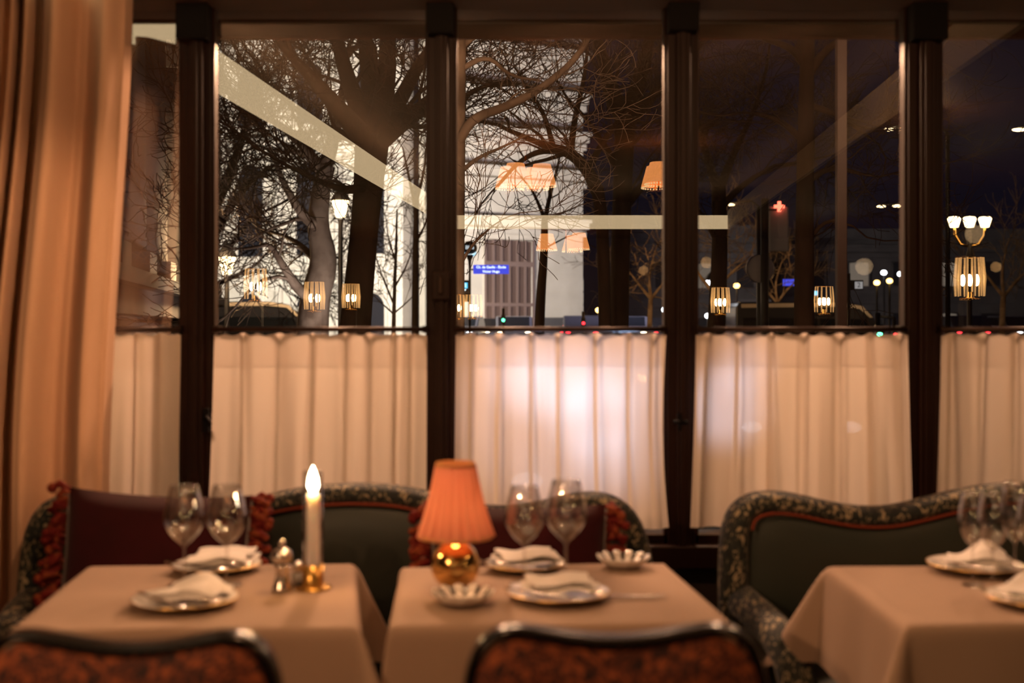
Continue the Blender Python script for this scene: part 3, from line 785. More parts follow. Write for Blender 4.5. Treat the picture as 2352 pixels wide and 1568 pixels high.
# ------------------------------------------------------------------ lamps mirrored in the panes, then bodies for the added lights
def crystal_lamp(label, x, y, z):
    t = thing('crystal_lamp', label, 'lamp', (x, y, 0), 0, 'crystal lamps on posts around the room')
    MB().box(-.06, .06, -.06, .06, 0, z - .15).build('post', M['wall'], t, bevel=.01)
    MB().lathe([(.07, z - .15), (.07, z - .135), (.03, z - .13), (.02, z - .09), (.0005, z - .09)], 20).build('foot', M['brass'], t)
    for k in range(12):
        a = 2 * PI * k / 12
        MB().tube([(.095 * math.cos(a), .095 * math.sin(a), z - .12), (.10 * math.cos(a), .10 * math.sin(a), z), (.088 * math.cos(a), .088 * math.sin(a), z + .15)], [.005, .008, .006], 6).build('crystal_rod', M['crystal'], t)
    MB().lathe([(.098, z + .145), (.098, z + .155), (.09, z + .155), (.09, z + .145)], 24, closed=True).build('ring', M['brass'], t)
    for k in range(4):
        a = 2 * PI * k / 4 + .4
        MB().sphere((.045 * math.cos(a), .045 * math.sin(a), z - .01), .017, 8, 6, (1, 1, 2.4)).build('bulb', M['bulb'], t)
    return t
def mir(px, py, Yp):                                # the real place of something seen mirrored in the panes
    v = P(px, py, Yp); return (v.x, 2 * (YW + .026) - Yp, v.z)
cl = crystal_lamp('crystal post lamp mirrored above the coach at far left', *mir(587, 655, 10.5))
for lab, px, py, Yp in [('crystal post lamp mirrored in front of the pale tree trunk', 722, 682, 11.5), ('crystal post lamp mirrored beside the big dark trunk', 806, 682, 13.2),
                        ('crystal post lamp mirrored just right of the second post', 1049, 705, 14.2), ('crystal post lamp mirrored below the small cyan sign', 1088, 705, 14.0),
                        ('crystal post lamp mirrored at the left of the third clear pane', 1655, 692, 12.6), ('crystal post lamp mirrored behind the dark coach', 1893, 690, 12.4), ('large crystal post lamp mirrored at far right', 2228, 640, 8.2)]:
    m_ = mir(px, py, Yp); dz = m_[2] - mir(587, 655, 10.5)[2]
    crystal_lamp(lab, *m_)
def chandelier(label, x, y, z, n=4, r=.22, a0=.3):
    t = thing('chandelier', label, 'chandelier', (x, y, z), a0, 'shaded chandeliers in the ceiling tray')
    zr = -.16
    MB().tube([(r * math.cos(2 * PI * k / 40), r * math.sin(2 * PI * k / 40), zr) for k in range(41)], .022, 8).build('ring', M['lacquer'], t)
    MB().tube([(0, 0, zr), (0, 0, 2.93 - z)], .008, 8).build('rod', M['brass'], t)
    q = MB()
    for k in range(2):
        a = PI * k / 2; q.tube([(r * math.cos(a), r * math.sin(a), zr), (-r * math.cos(a), -r * math.sin(a), zr)], .008, 6)
    q.build('cross_bar', M['brass'], t)
    for k in range(n):
        a = 2 * PI * k / n; c_ = (r * math.cos(a), r * math.sin(a))
        def sh(u, v):
            b = 2 * PI * u; rr = (.115 * (1 - v) + .07 * v) * (1 + .03 * math.cos(b * 30))
            return Vector((c_[0] + rr * math.cos(b), c_[1] + rr * math.sin(b), -.08 + .17 * v))
        s_ = MB().grid(sh, 120, 6).build('lamp_shade', M['chshade'], t)
        q = MB()
        for j in range(28):
            b = 2 * PI * j / 28; q.sphere((c_[0] + .113 * math.cos(b), c_[1] + .113 * math.sin(b), -.092), .008, 6, 4)
        q.build('bead_fringe', M['chbead'], s_)
        MB().tube([(c_[0], c_[1], zr), (c_[0], c_[1], -.05)], .007, 6).build('candle_arm', M['brass'], t)
    return t
M['chshade'] = mat('lit_pleated_shade', (.8, .35, .12), .8, emit=((1.0, .36, .10), 1.9))
M['chbead'] = mat('bead_fringe', (.8, .6, .35), .3, emit=((1.0, .66, .30), 2.0))
chandelier('chandelier with lit pleated shades mirrored in front of the white facade', *mir(1207, 405, 10.0), 4, .16, .55)
chandelier('chandelier mirrored beside the third window post', *mir(1528, 402, 10.0), 3, .14, 0)
chandelier('chandelier farther back, mirrored low by the edge of the white facade', *mir(1300, 556, 13.4), 3, .22, .9)
for (kx, ky, kz, ke, kt), nm in zip(KEYS, ['left of the room', 'far right of the room']):  # made-up brass bodies for the added key spots
    t = thing('spotlight', 'small brass ceiling spotlight at the ' + nm, 'ceiling light', (kx, ky, 2.50), 0, 'brass spotlights under the ceiling')
    dr_ = (Vector(kt) - Vector((kx, ky, kz))).normalized(); c_ = Vector((0, 0, kz - 2.50)) - dr_ * .075
    MB().tube([c_ - dr_ * .08, c_], [.05, .06], 16).build('can', M['brass'], t)
    MB().tube([(c_.x, c_.y, c_.z + .04), (c_.x, c_.y, 0)], .008, 8).build('stem', M['brass'], t)
for (kx, ky, kz, ke), nm in zip(TABLE_FILL, ['above the left and middle tables', 'above the right end of the middle table', 'above the right table']):  # made-up brass bodies for the added table lights
    t = thing('pendant_lamp', 'small brass cap pendant hanging ' + nm, 'pendant lamp', (kx, ky, kz), 0, 'small brass pendants over the tables')
    zc_ = (2.5 if (kx < A_[0] or kx > 1.94) else 2.95) - kz
    MB().tube([(0, 0, .07), (0, 0, zc_)], .004, 6).build('cord', M['black'], t)
    MB().lathe([(.012, .085), (.045, .06), (.05, .045), (.046, .045), (.040, .056), (.010, .078)], 20).build('cap', M['brass'], t)

# ------------------------------------------------------------------ outside: ground
struct(MB().box(-60, 90, 4.7, 9.0, -.62, -.12), 'ground_pavement', M['pave'])
struct(MB().box(-120, 140, 9.0, 200, -.7, -.5), 'ground_street', M['street'])
SZ = -.5

# the big floodlit building
def facade(label, name, A, d, length, height, m, z0=SZ, storeys=((.0, 5.5), (5.5, 13.5), (13.5, 19.5)), step=3.0, arch=True, cols=True, wmat=None, wf=.24, face=1, litp=0):
    RW = random.Random(5)
    d = Vector((d[0], d[1], 0)).normalized(); nrm = Vector((d.y, -d.x, 0))
    if nrm.y > 0: nrm = -nrm
    nrm = nrm * face
    t = thing(name, label, 'building', (A[0], A[1], z0))
    R_ = Matrix((d, -nrm, Vector((0, 0, 1)))).transposed()
    def put(q): q.v = [tuple(R_ @ Vector(v)) for v in q.v]; return q
    put(MB().box(0, length, 0, 1.5, 0, height)).build('wall', m, t)
    zc_ = 0
    for k, (a, b) in enumerate(storeys):
        q = MB().box(-.25, length + .15, -.55, 0, b - .5, b - .12).box(-.35, length + .2, -.8, 0, b - .12, b + .08).box(-.15, length + .1, -.28, 0, b - .95, b - .6)
        put(q).build('cornice', m, t)
        nb = max(1, int(length / step)); sw = length / nb
        for i in range(nb):
            cx_ = (i + .5) * sw
            h0, h1 = a + .9, b - 1.3; ww = sw * wf
            if h1 - h0 < 1.4: continue
            poly = [(cx_ - ww, h0), (cx_ + ww, h0), (cx_ + ww, h1 - (ww if arch else 0))]
            if arch: poly += [(cx_ + ww * math.cos(PI * j / 10), h1 - ww + ww * math.sin(PI * j / 10)) for j in range(1, 10)] + [(cx_ - ww, h1 - ww)]
            else: poly += [(cx_ - ww, h1)]
            w_ = put(MB().prism(poly, -.10, .3)).build('window', M['litwin'] if RW.random() < litp else (wmat or M['windowdark']), t)
            if wmat:
                q = MB()
                for k_ in range(7):
                    xx = cx_ - ww + 2 * ww * k_ / 6; q.box(xx - .07, xx + .07, -.2, -.08, h0, h1)
                q.box(cx_ - ww, cx_ + ww, -.22, -.08, h1 - 1.6, h1 - 1.3); q.box(cx_ - ww, cx_ + ww, -.22, -.08, h0 + 2.4, h0 + 2.6)
                put(q).build('door_panel', M['portalbar'], w_)
            # surround
            sur = MB().tube([(x, -.06, z) for x, z in poly[1:]] + [(poly[0][0], -.06, poly[0][1])], .13, 6)
            put(sur).build('window_surround', m, w_)
            if cols:
                q = MB()
                cxx = i * sw
                q.tube([(cxx, -.22, a + .4), (cxx, -.22, b - .9)], [.30, .26], 12); q.box(cxx - .4, cxx + .4, -.62, 0, a, a + .45); q.box(cxx - .38, cxx + .38, -.58, 0, b - 1.25, b - .9)
                put(q).build('column', m, t)
    q = MB()
    for (a, b) in storeys[:1]:
        for r_ in range(6): q.box(0, length, -.06, 0, a + .3 + r_ * .8, a + .3 + r_ * .8 + .7)
    put(q).build('rusticated_base', m, t)
    return t
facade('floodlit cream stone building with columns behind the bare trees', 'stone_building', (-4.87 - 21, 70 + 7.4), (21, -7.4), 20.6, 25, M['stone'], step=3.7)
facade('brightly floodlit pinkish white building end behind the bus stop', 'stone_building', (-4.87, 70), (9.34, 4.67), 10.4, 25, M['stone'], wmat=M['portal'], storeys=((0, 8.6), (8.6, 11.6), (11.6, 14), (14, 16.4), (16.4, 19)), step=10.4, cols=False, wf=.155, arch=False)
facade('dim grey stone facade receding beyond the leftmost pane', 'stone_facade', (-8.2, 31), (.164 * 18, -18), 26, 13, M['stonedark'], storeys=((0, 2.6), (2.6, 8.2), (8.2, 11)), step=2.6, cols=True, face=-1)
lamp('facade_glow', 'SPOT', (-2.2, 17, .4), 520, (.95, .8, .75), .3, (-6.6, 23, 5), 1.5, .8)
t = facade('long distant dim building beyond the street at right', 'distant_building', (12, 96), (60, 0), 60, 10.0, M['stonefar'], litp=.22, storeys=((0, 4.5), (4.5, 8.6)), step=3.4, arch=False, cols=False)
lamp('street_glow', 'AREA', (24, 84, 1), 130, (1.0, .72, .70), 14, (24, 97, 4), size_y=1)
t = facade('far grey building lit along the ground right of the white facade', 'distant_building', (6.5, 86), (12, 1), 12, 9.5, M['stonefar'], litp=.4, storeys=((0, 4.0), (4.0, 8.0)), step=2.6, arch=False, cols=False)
lamp('street_glow', 'AREA', (11, 78, 1), 50, (1.0, .75, .72), 6, (11, 88, 3), size_y=1)

# ------------------------------------------------------------------ trees
def rot_dir(d, ang, az):
    a = Vector((0, 0, 1)) if abs(d.z) < .9 else Vector((1, 0, 0))
    n1 = d.cross(a).normalized(); n2 = d.cross(n1)
    return (d * math.cos(ang) + (n1 * math.cos(az) + n2 * math.sin(az)) * math.sin(ang)).normalized()
def grow(q, r, p, d, L, rad, depth, up=.06, wob=.22, kids=(3, 5), shrink=(.55, .75), minr=.004, spread=(.4, .95), gen=None):
    n = 5 if depth > 1 else 4
    pts = [p]; rr = [rad]
    dd = d.copy()
    for i in range(n):
        dd = (dd + Vector((r.gauss(0, wob), r.gauss(0, wob), r.gauss(0, wob) + up))).normalized()
        pts.append(pts[-1] + dd * (L / n)); rr.append(max(minr, rad * (1 - .62 * (i + 1) / n)))
    q.tube(pts, rr, 6 if rad > .05 else (4 if rad > .02 else 3), caps=False)
    if depth <= 0: return
    k = r.randint(*kids)
    for j in range(k):
        f = r.uniform(.3, 1.0); i = min(n - 1, int(f * n)); base = pts[i].lerp(pts[i + 1], f * n - i) if i < n else pts[-1]
        nd = rot_dir((pts[i + 1] - pts[i]).normalized(), r.uniform(*spread), r.uniform(0, 2 * PI))
        grow(q, r, base, nd, L * r.uniform(*shrink), max(minr, rr[i] * r.uniform(.45, .65)), depth - 1, up, wob, kids, shrink, minr, spread)
    grow(q, r, pts[-1], dd, L * r.uniform(*shrink), rr[-1], depth - 1, up, wob, kids, shrink, minr, spread)
def tree(label, trunk, limbs, seed, m, depth=4, minr=.006, name='bare_tree', group='bare trees along the street', kids=(3, 4), limbL=1.0, extra=0, wob=.22, up=.05):
    """trunk: [(px, py, Y, r)]; limbs: list of (px, py, Y, r) polylines in the same terms"""
    tp = [P(a, b, Y) for a, b, Y, r_ in trunk]
    base = tp[0].copy()
    if base.z > SZ: tp = [Vector((base.x, base.y, SZ - .05))] + tp; trunk = [(0, 0, 0, trunk[0][3] * 1.15)] + list(trunk)
    loc = Vector((tp[0].x, tp[0].y, SZ))
    t = thing(name, label, 'tree', loc, 0, group)
    rs = [q_[3] for q_ in trunk]
    v3 = chaikin([Vector((*p_,)) for p_ in tp], 2); r3 = [v.x for v in chaikin([Vector((x, 0, 0)) for x in rs], 2)]
    MB().tube([p_ - loc for p_ in v3], r3, 12).build('trunk', m, t)
    q = MB(); r = random.Random(seed)
    for lb in limbs:
        pts = [P(a, b, Y) - loc for a, b, Y, r_ in lb]; rs = [x[3] for x in lb]
        pts = chaikin(pts, 2); rs = [v.x for v in chaikin([Vector((x, 0, 0)) for x in rs], 2)]
        q.tube(pts, rs, 7, caps=False)
        seg = sum((a - b).length for a, b in zip(pts, pts[1:]))
        kn_ = max(3, int(seg * 2.2)) + extra
        for j in range(kn_):
            i = r.randint(len(pts) // 5, len(pts) - 2)
            nd = rot_dir((pts[i + 1] - pts[i]).normalized(), r.uniform(.4, 1.0), r.uniform(0, 2 * PI))
            grow(q, r, pts[i], nd, limbL * r.uniform(.7, 1.2), min(.035, rs[i] * r.uniform(.3, .5)), depth - 1, up, wob, kids, (.55, .75), minr)
        grow(q, r, pts[-1], (pts[-1] - pts[-2]).normalized(), limbL, rs[-1], depth - 1, up, wob, kids, (.55, .75), minr)
    q.build('branches', m, t)
    return t
# pane 1: big dark plane tree, fan of limbs
Y1 = 15.0
tree('big dark tree with a fan of limbs in the second pane', [(806, 850, Y1, .22), (826, 640, Y1, .18), (842, 470, Y1, .175), (856, 310, Y1, .22)],
     [[(850, 330, Y1, .16), (770, 240, Y1 - .3, .11), (710, 170, Y1 - .8, .075), (650, 110, Y1 - 1.2, .045), (620, 60, Y1 - 1.4, .03)],
      [(850, 320, Y1, .15), (800, 190, Y1 + .4, .11), (770, 80, Y1 + .8, .085), (740, -80, Y1 + 1, .06)],
      [(856, 310, Y1, .15), (850, 200, Y1 + .8, .12), (838, 80, Y1 + 1, .10), (835, -80, Y1 + 1.4, .08)],
      [(862, 310, Y1, .15), (888, 190, Y1 - .4, .12), (890, 80, Y1 - .6, .10), (900, -60, Y1 - .8, .08)],
      [(866, 320, Y1, .13), (920, 230, Y1, .10), (960, 150, Y1 + .3, .08), (1020, 70, Y1 + .5, .05)],
      [(870, 330, Y1, .12), (930, 280, Y1 - .6, .09), (990, 240, Y1 - 1, .06), (1060, 225, Y1 - 1.4, .035)],
      [(846, 430, Y1, .07), (800, 438, Y1 - .5, .05), (740, 420, Y1 - 1, .035), (660, 380, Y1 - 1.2, .022)],
      [(846, 330, Y1, .08), (760, 300, Y1 + .6, .06), (690, 260, Y1 + 1.2, .04), (630, 210, Y1 + 1.5, .025)]],
     11, M['bark'], 4, .0055, kids=(3, 4), limbL=1.15, extra=2)
Y2 = 19.0
tree('pale bent plane tree behind the mirrored lamps in the second pane', [(716, 840, Y2, .28), (720, 690, Y2, .24), (748, 600, Y2, .22), (728, 520, Y2, .17), (738, 430, Y2, .15), (752, 380, Y2, .13)],
     [[(722, 690, Y2, .10), (680, 660, Y2 - .5, .085), (650, 610, Y2 - .8, .06), (620, 560, Y2 - 1, .04), (600, 565, Y2 - 1, .025)],
      [(728, 520, Y2, .10), (690, 490, Y2 - .5, .075), (650, 420, Y2 - .8, .05), (625, 350, Y2 - 1, .03)],
      [(745, 400, Y2, .12), (700, 340, Y2, .08), (650, 290, Y2, .06), (610, 270, Y2, .04)],
      [(748, 380, Y2, .12), (770, 300, Y2, .09), (790, 200, Y2, .06), (800, 110, Y2, .04)],
      [(735, 610, Y2, .07), (690, 560, Y2 + .6, .05), (650, 540, Y2 + 1, .03)]],
     12, M['barkpale'], 4, .007, kids=(3, 4), limbL=1.3)
Y3 = 36.0
tree('dense twiggy tree at the left of the second pane', [(470, 840, Y3, 0.340), (474, 640, Y3, 0.280), (492, 480, Y3, 0.240)],
     [[(480, 560, Y3, 0.160), (530, 470, Y3, 0.120), (590, 400, Y3 - .5, 0.080), (650, 370, Y3 - .7, 0.050)], [(490, 480, Y3, 0.200), (540, 370, Y3, 0.140), (570, 270, Y3, 0.100), (600, 200, Y3, 0.060)],
      [(478, 620, Y3, 0.120), (520, 580, Y3 - .4, 0.090), (575, 500, Y3 - .6, 0.060), (640, 470, Y3 - .6, 0.040)], [(488, 500, Y3, 0.160), (500, 360, Y3 + .6, 0.120), (500, 250, Y3 + .8, 0.080)],
      [(474, 660, Y3, 0.100), (530, 640, Y3, 0.070), (585, 610, Y3, 0.040)]],
     13, M['bark'], 4, .011, kids=(2, 4), limbL=2.1, extra=1)
Y4 = 30.0
tree('slim young tree in front of the pale wall left of the second post', [(903, 830, Y4, .06), (905, 700, Y4, .05), (910, 560, Y4, .035), (912, 480, Y4, .02)],
     [[(905, 700, Y4, .03), (880, 640, Y4, .022), (862, 590, Y4, .012)], [(906, 660, Y4, .03), (935, 610, Y4, .02), (950, 560, Y4, .012)], [(908, 600, Y4, .025), (890, 540, Y4, .018), (885, 490, Y4, .01)],
      [(903, 720, Y4, .025), (870, 690, Y4, .015), (850, 670, Y4, .01)], [(904, 720, Y4, .025), (940, 690, Y4, .015), (965, 660, Y4, .01)]], 14, M['barkpale'], 3, .007, kids=(3, 4), limbL=.9)
tree('thin dark street tree close to the second post', [(952, 830, 26, .07), (953, 620, 26, .06), (955, 480, 26, .045)], [[(955, 480, 26, .04), (940, 410, 26, .03), (925, 340, 26, .018)], [(954, 560, 26, .03), (985, 500, 26, .02), (1000, 450, 26, .012)], [(955, 470, 26, .04), (975, 390, 26, .03), (985, 300, 26, .02)]], 15, M['bark'], 3, .007, limbL=1.2)
# pane 2
Y5 = 11.0
tree('pale barked tree half hidden behind the second post', [(1046, 860, Y5, .085), (1048, 500, Y5, .075), (1053, 250, Y5, .068), (1056, -60, Y5, .06)],
     [[(1052, 330, Y5, .05), (1085, 270, Y5 - .2, .045), (1165, 245, Y5 - .3, .04), (1250, 200, Y5 - .3, .034), (1335, 125, Y5 - .4, .028), (1380, 20, Y5 - .6, .02)],
      [(1056, 160, Y5, .03), (1120, 125, Y5, .022), (1170, 175, Y5, .015), (1240, 185, Y5, .01)], [(1056, 110, Y5, .03), (1110, 70, Y5, .02), (1180, 40, Y5, .012)],
      [(1052, 400, Y5, .025), (1100, 360, Y5, .018), (1150, 340, Y5, .012), (1210, 310, Y5, .008)], [(1050, 620, Y5, .02), (1085, 560, Y5, .014), (1130, 520, Y5, .008)]],
     16, M['barkpale'], 3, .0035, kids=(2, 4), limbL=.75, extra=1)
Y6 = 15.5
tree('arching dark tree whose limbs cross the white facade', [(1392, 860, Y6, .085), (1385, 520, Y6, .08), (1372, 430, Y6, .085)],
     [[(1372, 440, Y6, .095), (1350, 390, Y6, .085), (1310, 350, Y6, .075), (1262, 338, Y6, .06), (1230, 325, Y6, .04)], [(1300, 348, Y6, .05), (1240, 345, Y6, .04), (1190, 372, Y6, .03), (1150, 420, Y6, .018)],
      [(1310, 350, Y6, .05), (1320, 270, Y6, .04), (1340, 190, Y6, .03), (1350, 110, Y6, .02)], [(1270, 335, Y6, .04), (1250, 260, Y6, .03), (1215, 210, Y6, .022), (1180, 150, Y6, .012)],
      [(1350, 390, Y6, .05), (1400, 300, Y6, .04), (1460, 240, Y6, .03), (1530, 200, Y6, .02)]], 17, M['bark'], 3, .005, kids=(2, 4), limbL=.9, extra=1)
tree('thin leaning young tree before the bright facade', [(1236, 850, 22, .10), (1241, 690, 22, .09), (1250, 580, 22, .075), (1251, 500, 22, .06)],
     [[(1251, 510, 22, .05), (1262, 450, 22, .04), (1280, 390, 22, .025), (1290, 330, 22, .015)], [(1250, 500, 22, .04), (1225, 440, 22, .025), (1200, 410, 22, .015)], [(1252, 505, 22, .03), (1290, 490, 22, .02), (1335, 470, 22, .012)],
      [(1251, 570, 22, .02), (1300, 545, 22, .012)]], 18, M['bark'], 2, .006, limbL=.9)
Y7 = 18.0
tree('large dark tree against the night sky left of the third post', [(1420, 860, Y7, .15), (1425, 560, Y7, .14), (1435, 300, Y7, .15), (1438, 250, Y7, .17)],
     [[(1435, 280, Y7, .15), (1400, 200, Y7, .12), (1380, 120, Y7, .09), (1350, 0, Y7, .06)], [(1440, 270, Y7, .15), (1470, 180, Y7, .12), (1490, 100, Y7, .09), (1510, -40, Y7, .06)], [(1440, 290, Y7, .10), (1500, 220, Y7, .08), (1545, 170, Y7, .06), (1620, 90, Y7, .04)],
      [(1432, 480, Y7, .08), (1480, 420, Y7, .06), (1530, 370, Y7, .04)], [(1430, 400, Y7, .08), (1390, 340, Y7, .06), (1360, 290, Y7, .03)]], 19, M['bark'], 4, .006, limbL=1.2)
# pane 3
Y8 = 14.0
tree('tall straight tree in the fourth pane', [(1846, 860, Y8, .13), (1848, 560, Y8, .11), (1850, 300, Y8, .095), (1856, 60, Y8, .08), (1858, -60, Y8, .07)],
     [[(1852, 180, Y8, .06), (1890, 120, Y8, .05), (1960, 70, Y8, .035), (2040, 40, Y8, .02)], [(1850, 150, Y8, .06), (1820, 110, Y8, .045), (1760, 90, Y8, .03), (1680, 60, Y8, .02)], [(1850, 330, Y8, .045), (1800, 280, Y8, .035), (1740, 260, Y8, .02)],
      [(1850, 420, Y8, .045), (1910, 380, Y8, .035), (1980, 400, Y8, .02)], [(1850, 560, Y8, .03), (1900, 500, Y8, .022), (1960, 520, Y8, .014)], [(1850, 240, Y8, .05), (1920, 260, Y8, .03), (1990, 310, Y8, .018)]], 20, M['bark'], 3, .0045, kids=(3, 5), limbL=1.0, extra=2)
Y9 = 20.0
tree('wide dark tree spreading behind the third post', [(1640, 860, Y9, .17), (1655, 560, Y9, .13), (1650, 430, Y9, .12)],
     [[(1650, 440, Y9, .09), (1620, 350, Y9, .06), (1600, 260, Y9, .04), (1570, 180, Y9, .03)], [(1650, 440, Y9, .09), (1690, 340, Y9, .06), (1730, 260, Y9, .04), (1760, 160, Y9, .03)], [(1652, 480, Y9, .07), (1710, 420, Y9, .05), (1780, 380, Y9, .03)], [(1650, 560, Y9, .06), (1620, 500, Y9, .04), (1590, 470, Y9, .025)]],
     21, M['bark'], 4, .006, limbL=1.3)
for lab, px, py, Y, sd, hh in [('small amber lit street tree low beside the third post', 1635, 745, 34, 31, 1.35), ('small amber lit street tree seen left of the third post', 1490, 745, 42, 32, 1.5), ('low spreading amber tree behind the round sign', 1780, 745, 50, 33, 1.3), ('small dim tree right of the fourth post', 2300, 745, 38, 34, 1.3)]:
    k = 34 / Y
    tree(lab, [(px, 800, Y, .10), (px + 3, 740 - 30 * k, Y, .09), (px + 5, 740 - 70 * k, Y, .075)],
         [[(px + 5, 740 - 65 * k, Y, .06), (px - 30 * k, 740 - 110 * k, Y, .04), (px - 60 * k, 740 - 150 * k, Y, .025)], [(px + 5, 740 - 65 * k, Y, .06), (px + 40 * k, 740 - 110 * k, Y, .04), (px + 75 * k, 740 - 140 * k, Y, .025)], [(px + 5, 740 - 70 * k, Y, .06), (px, 740 - 130 * k, Y, .04), (px + 10, 740 - 180 * k, Y, .025)]],
         sd, M['barkpale'], 3, .009, group='small street trees lit by amber lamps', limbL=hh, kids=(3, 4))
    v = P(px - 12, 690, Y - 2.5)
    lamp('street_tree_lamp', 'POINT', v + Vector((0, 0, 1.0)), 260 if sd != 34 else 60, (1, .52, .18), .15)

# ------------------------------------------------------------------ street furniture
def lantern_post(label, px, py, Y, s=1.0, m='lantern', energy=120, col=(1, .66, .34), group='street lanterns on dark posts'):
    v = P(px, py, Y); t = thing('street_lamp', label, 'street lamp', (v.x, v.y, SZ), 0, group)
    hz = v.z - SZ
    MB().lathe([(.14 * s, 0), (.14 * s, .25 * s), (.07 * s, .4 * s), (.055 * s, 1.2 * s), (.045 * s, hz - .3 * s), (.07 * s, hz - .24 * s)], 12).build('post', M['pole'], t)
    MB().lathe([(.0005, hz - .20 * s), (.09 * s, hz - .20 * s), (.17 * s, hz + .12 * s), (.16 * s, hz + .14 * s), (.0005, hz + .14 * s)], 6).build('lantern_glass', M[m], t)
    MB().lathe([(.19 * s, hz + .13 * s), (.20 * s, hz + .16 * s), (.10 * s, hz + .33 * s), (.03 * s, hz + .42 * s), (.0005, hz + .46 * s)], 6).build('lantern_roof', M['pole'], t)
    if energy: lamp('street_lamp_light', 'POINT', (v.x, v.y - .5, v.z - .1), energy, col, .15)
    return t
lantern_post('lit street lantern at the left of the second pane', 521, 606, 22, .95, 'lantern', 420)
lantern_post('amber street lantern glowing between the two big trunks', 782, 476, 24, 1.0, 'lantern', 50)
lantern_post('small white lantern low beside the third post', 1632, 652, 48, 1.1, 'lanterncool', 0)
for lab, px, py, Y, m in [('amber street globe left of the dark pole', 1660, 656, 60, 'sodium'), ('amber street globe right of the dark pole', 1692, 656, 60, 'sodium'),
                          ('amber street globe left of the last pair near the fourth post', 2014, 649, 55, 'sodium'), ('larger amber street globe nearest the fourth post', 2043, 645, 50, 'sodium'),
                          ('white street globe just left of the fourth post', 2068, 629, 45, 'lanterncool'), ('white street globe above the number plate', 2030, 626, 58, 'lanterncool'),
                          ('low white globe right of the fourth post', 2177, 733, 60, 'lanterncool'), ('low white globe right of the large mirrored lamp', 2296, 738, 62, 'lanterncool'),
                          ('low amber globe beside the white facade edge', 1375, 712, 70, 'sodium'), ('low amber globe left of the third post', 1438, 731, 66, 'sodium'), ('small white globe near the third post', 1527, 711, 69, 'lanterncool'),
                          ('tiny white globe low at the left of the fourth pane', 1626, 725, 60, 'lanterncool')]:
    v = P(px, py, Y); t = thing('globe_lamp', lab, 'street lamp', (v.x, v.y, SZ), 0, 'round street globes far across the square')
    MB().tube([(0, 0, 0), (0, 0, v.z - SZ - .1)], .05, 6).build('post', M['pole'], t)
    MB().sphere((0, 0, v.z - SZ), .15 * Y / 55, 10, 8, (1, 1, .8)).build('globe', M[m], t)
# three armed candelabra at far right
v = P(2227, 508, 26)
t = thing('candelabra_lamp', 'three armed street lamp glowing at the upper far right', 'street lamp', (v.x, v.y, SZ)); hz = v.z - SZ
MB().lathe([(.16, 0), (.14, .5), (.06, .9), (.05, hz - 1.0), (.09, hz - .8), (.04, hz - .6), (.07, hz - .35), (.04, hz - .2)], 12).build('post', M['pole'], t)
q = MB()
for sx in (-1, 1): q.tube([(0, 0, hz - .55), (sx * .2, 0, hz - .5), (sx * .32, 0, hz - .3), (sx * .33, 0, hz - .12)], .03, 8)
q.build('arm', M['brassdark'], t)
for sx in (-1, 0, 1): MB().lathe([(.0005, hz - .14), (.09, hz - .13), (.15, hz + .05), (.12, hz + .09), (.0005, hz + .11)], 8, (sx * .335, 0, 0)).build('lantern_glass', M['lantern'], t)
lamp('candelabra_light', 'POINT', (v.x, v.y - .3, v.z - .3), 14, (1, .62, .3), .2)
# high street lights on arms
for lab, px, py, Y in [('high cool street light upper right of the fourth pane', 2043, 297, 30), ('high white street light beside the fourth post', 2079, 296, 28), ('high street light at the right edge', 2340, 298, 28), ('amber high light left of the red plus', 1678, 470, 40),
                       ('warm high light in the middle of the fourth pane', 2024, 474, 42), ('warm high light next to the fourth post', 2062, 473, 35)]:
    v = P(px, py, Y); t = thing('arm_street_light', lab, 'street lamp', (v.x + 1.0, v.y, SZ), 0, 'tall street lights on arms'); hz = v.z - SZ
    MB().tube([(0, 0, 0), (0, 0, hz - .1), (-.3, 0, hz + .12), (-1.0, 0, hz + .06)], [.07, .05, .04, .035], 8).build('mast', M['signblack'], t)
    MB().sphere((-1.0, 0, hz), .10, 10, 6, (1.6, 1, .35)).build('lamp_head', M['lantern'], t)

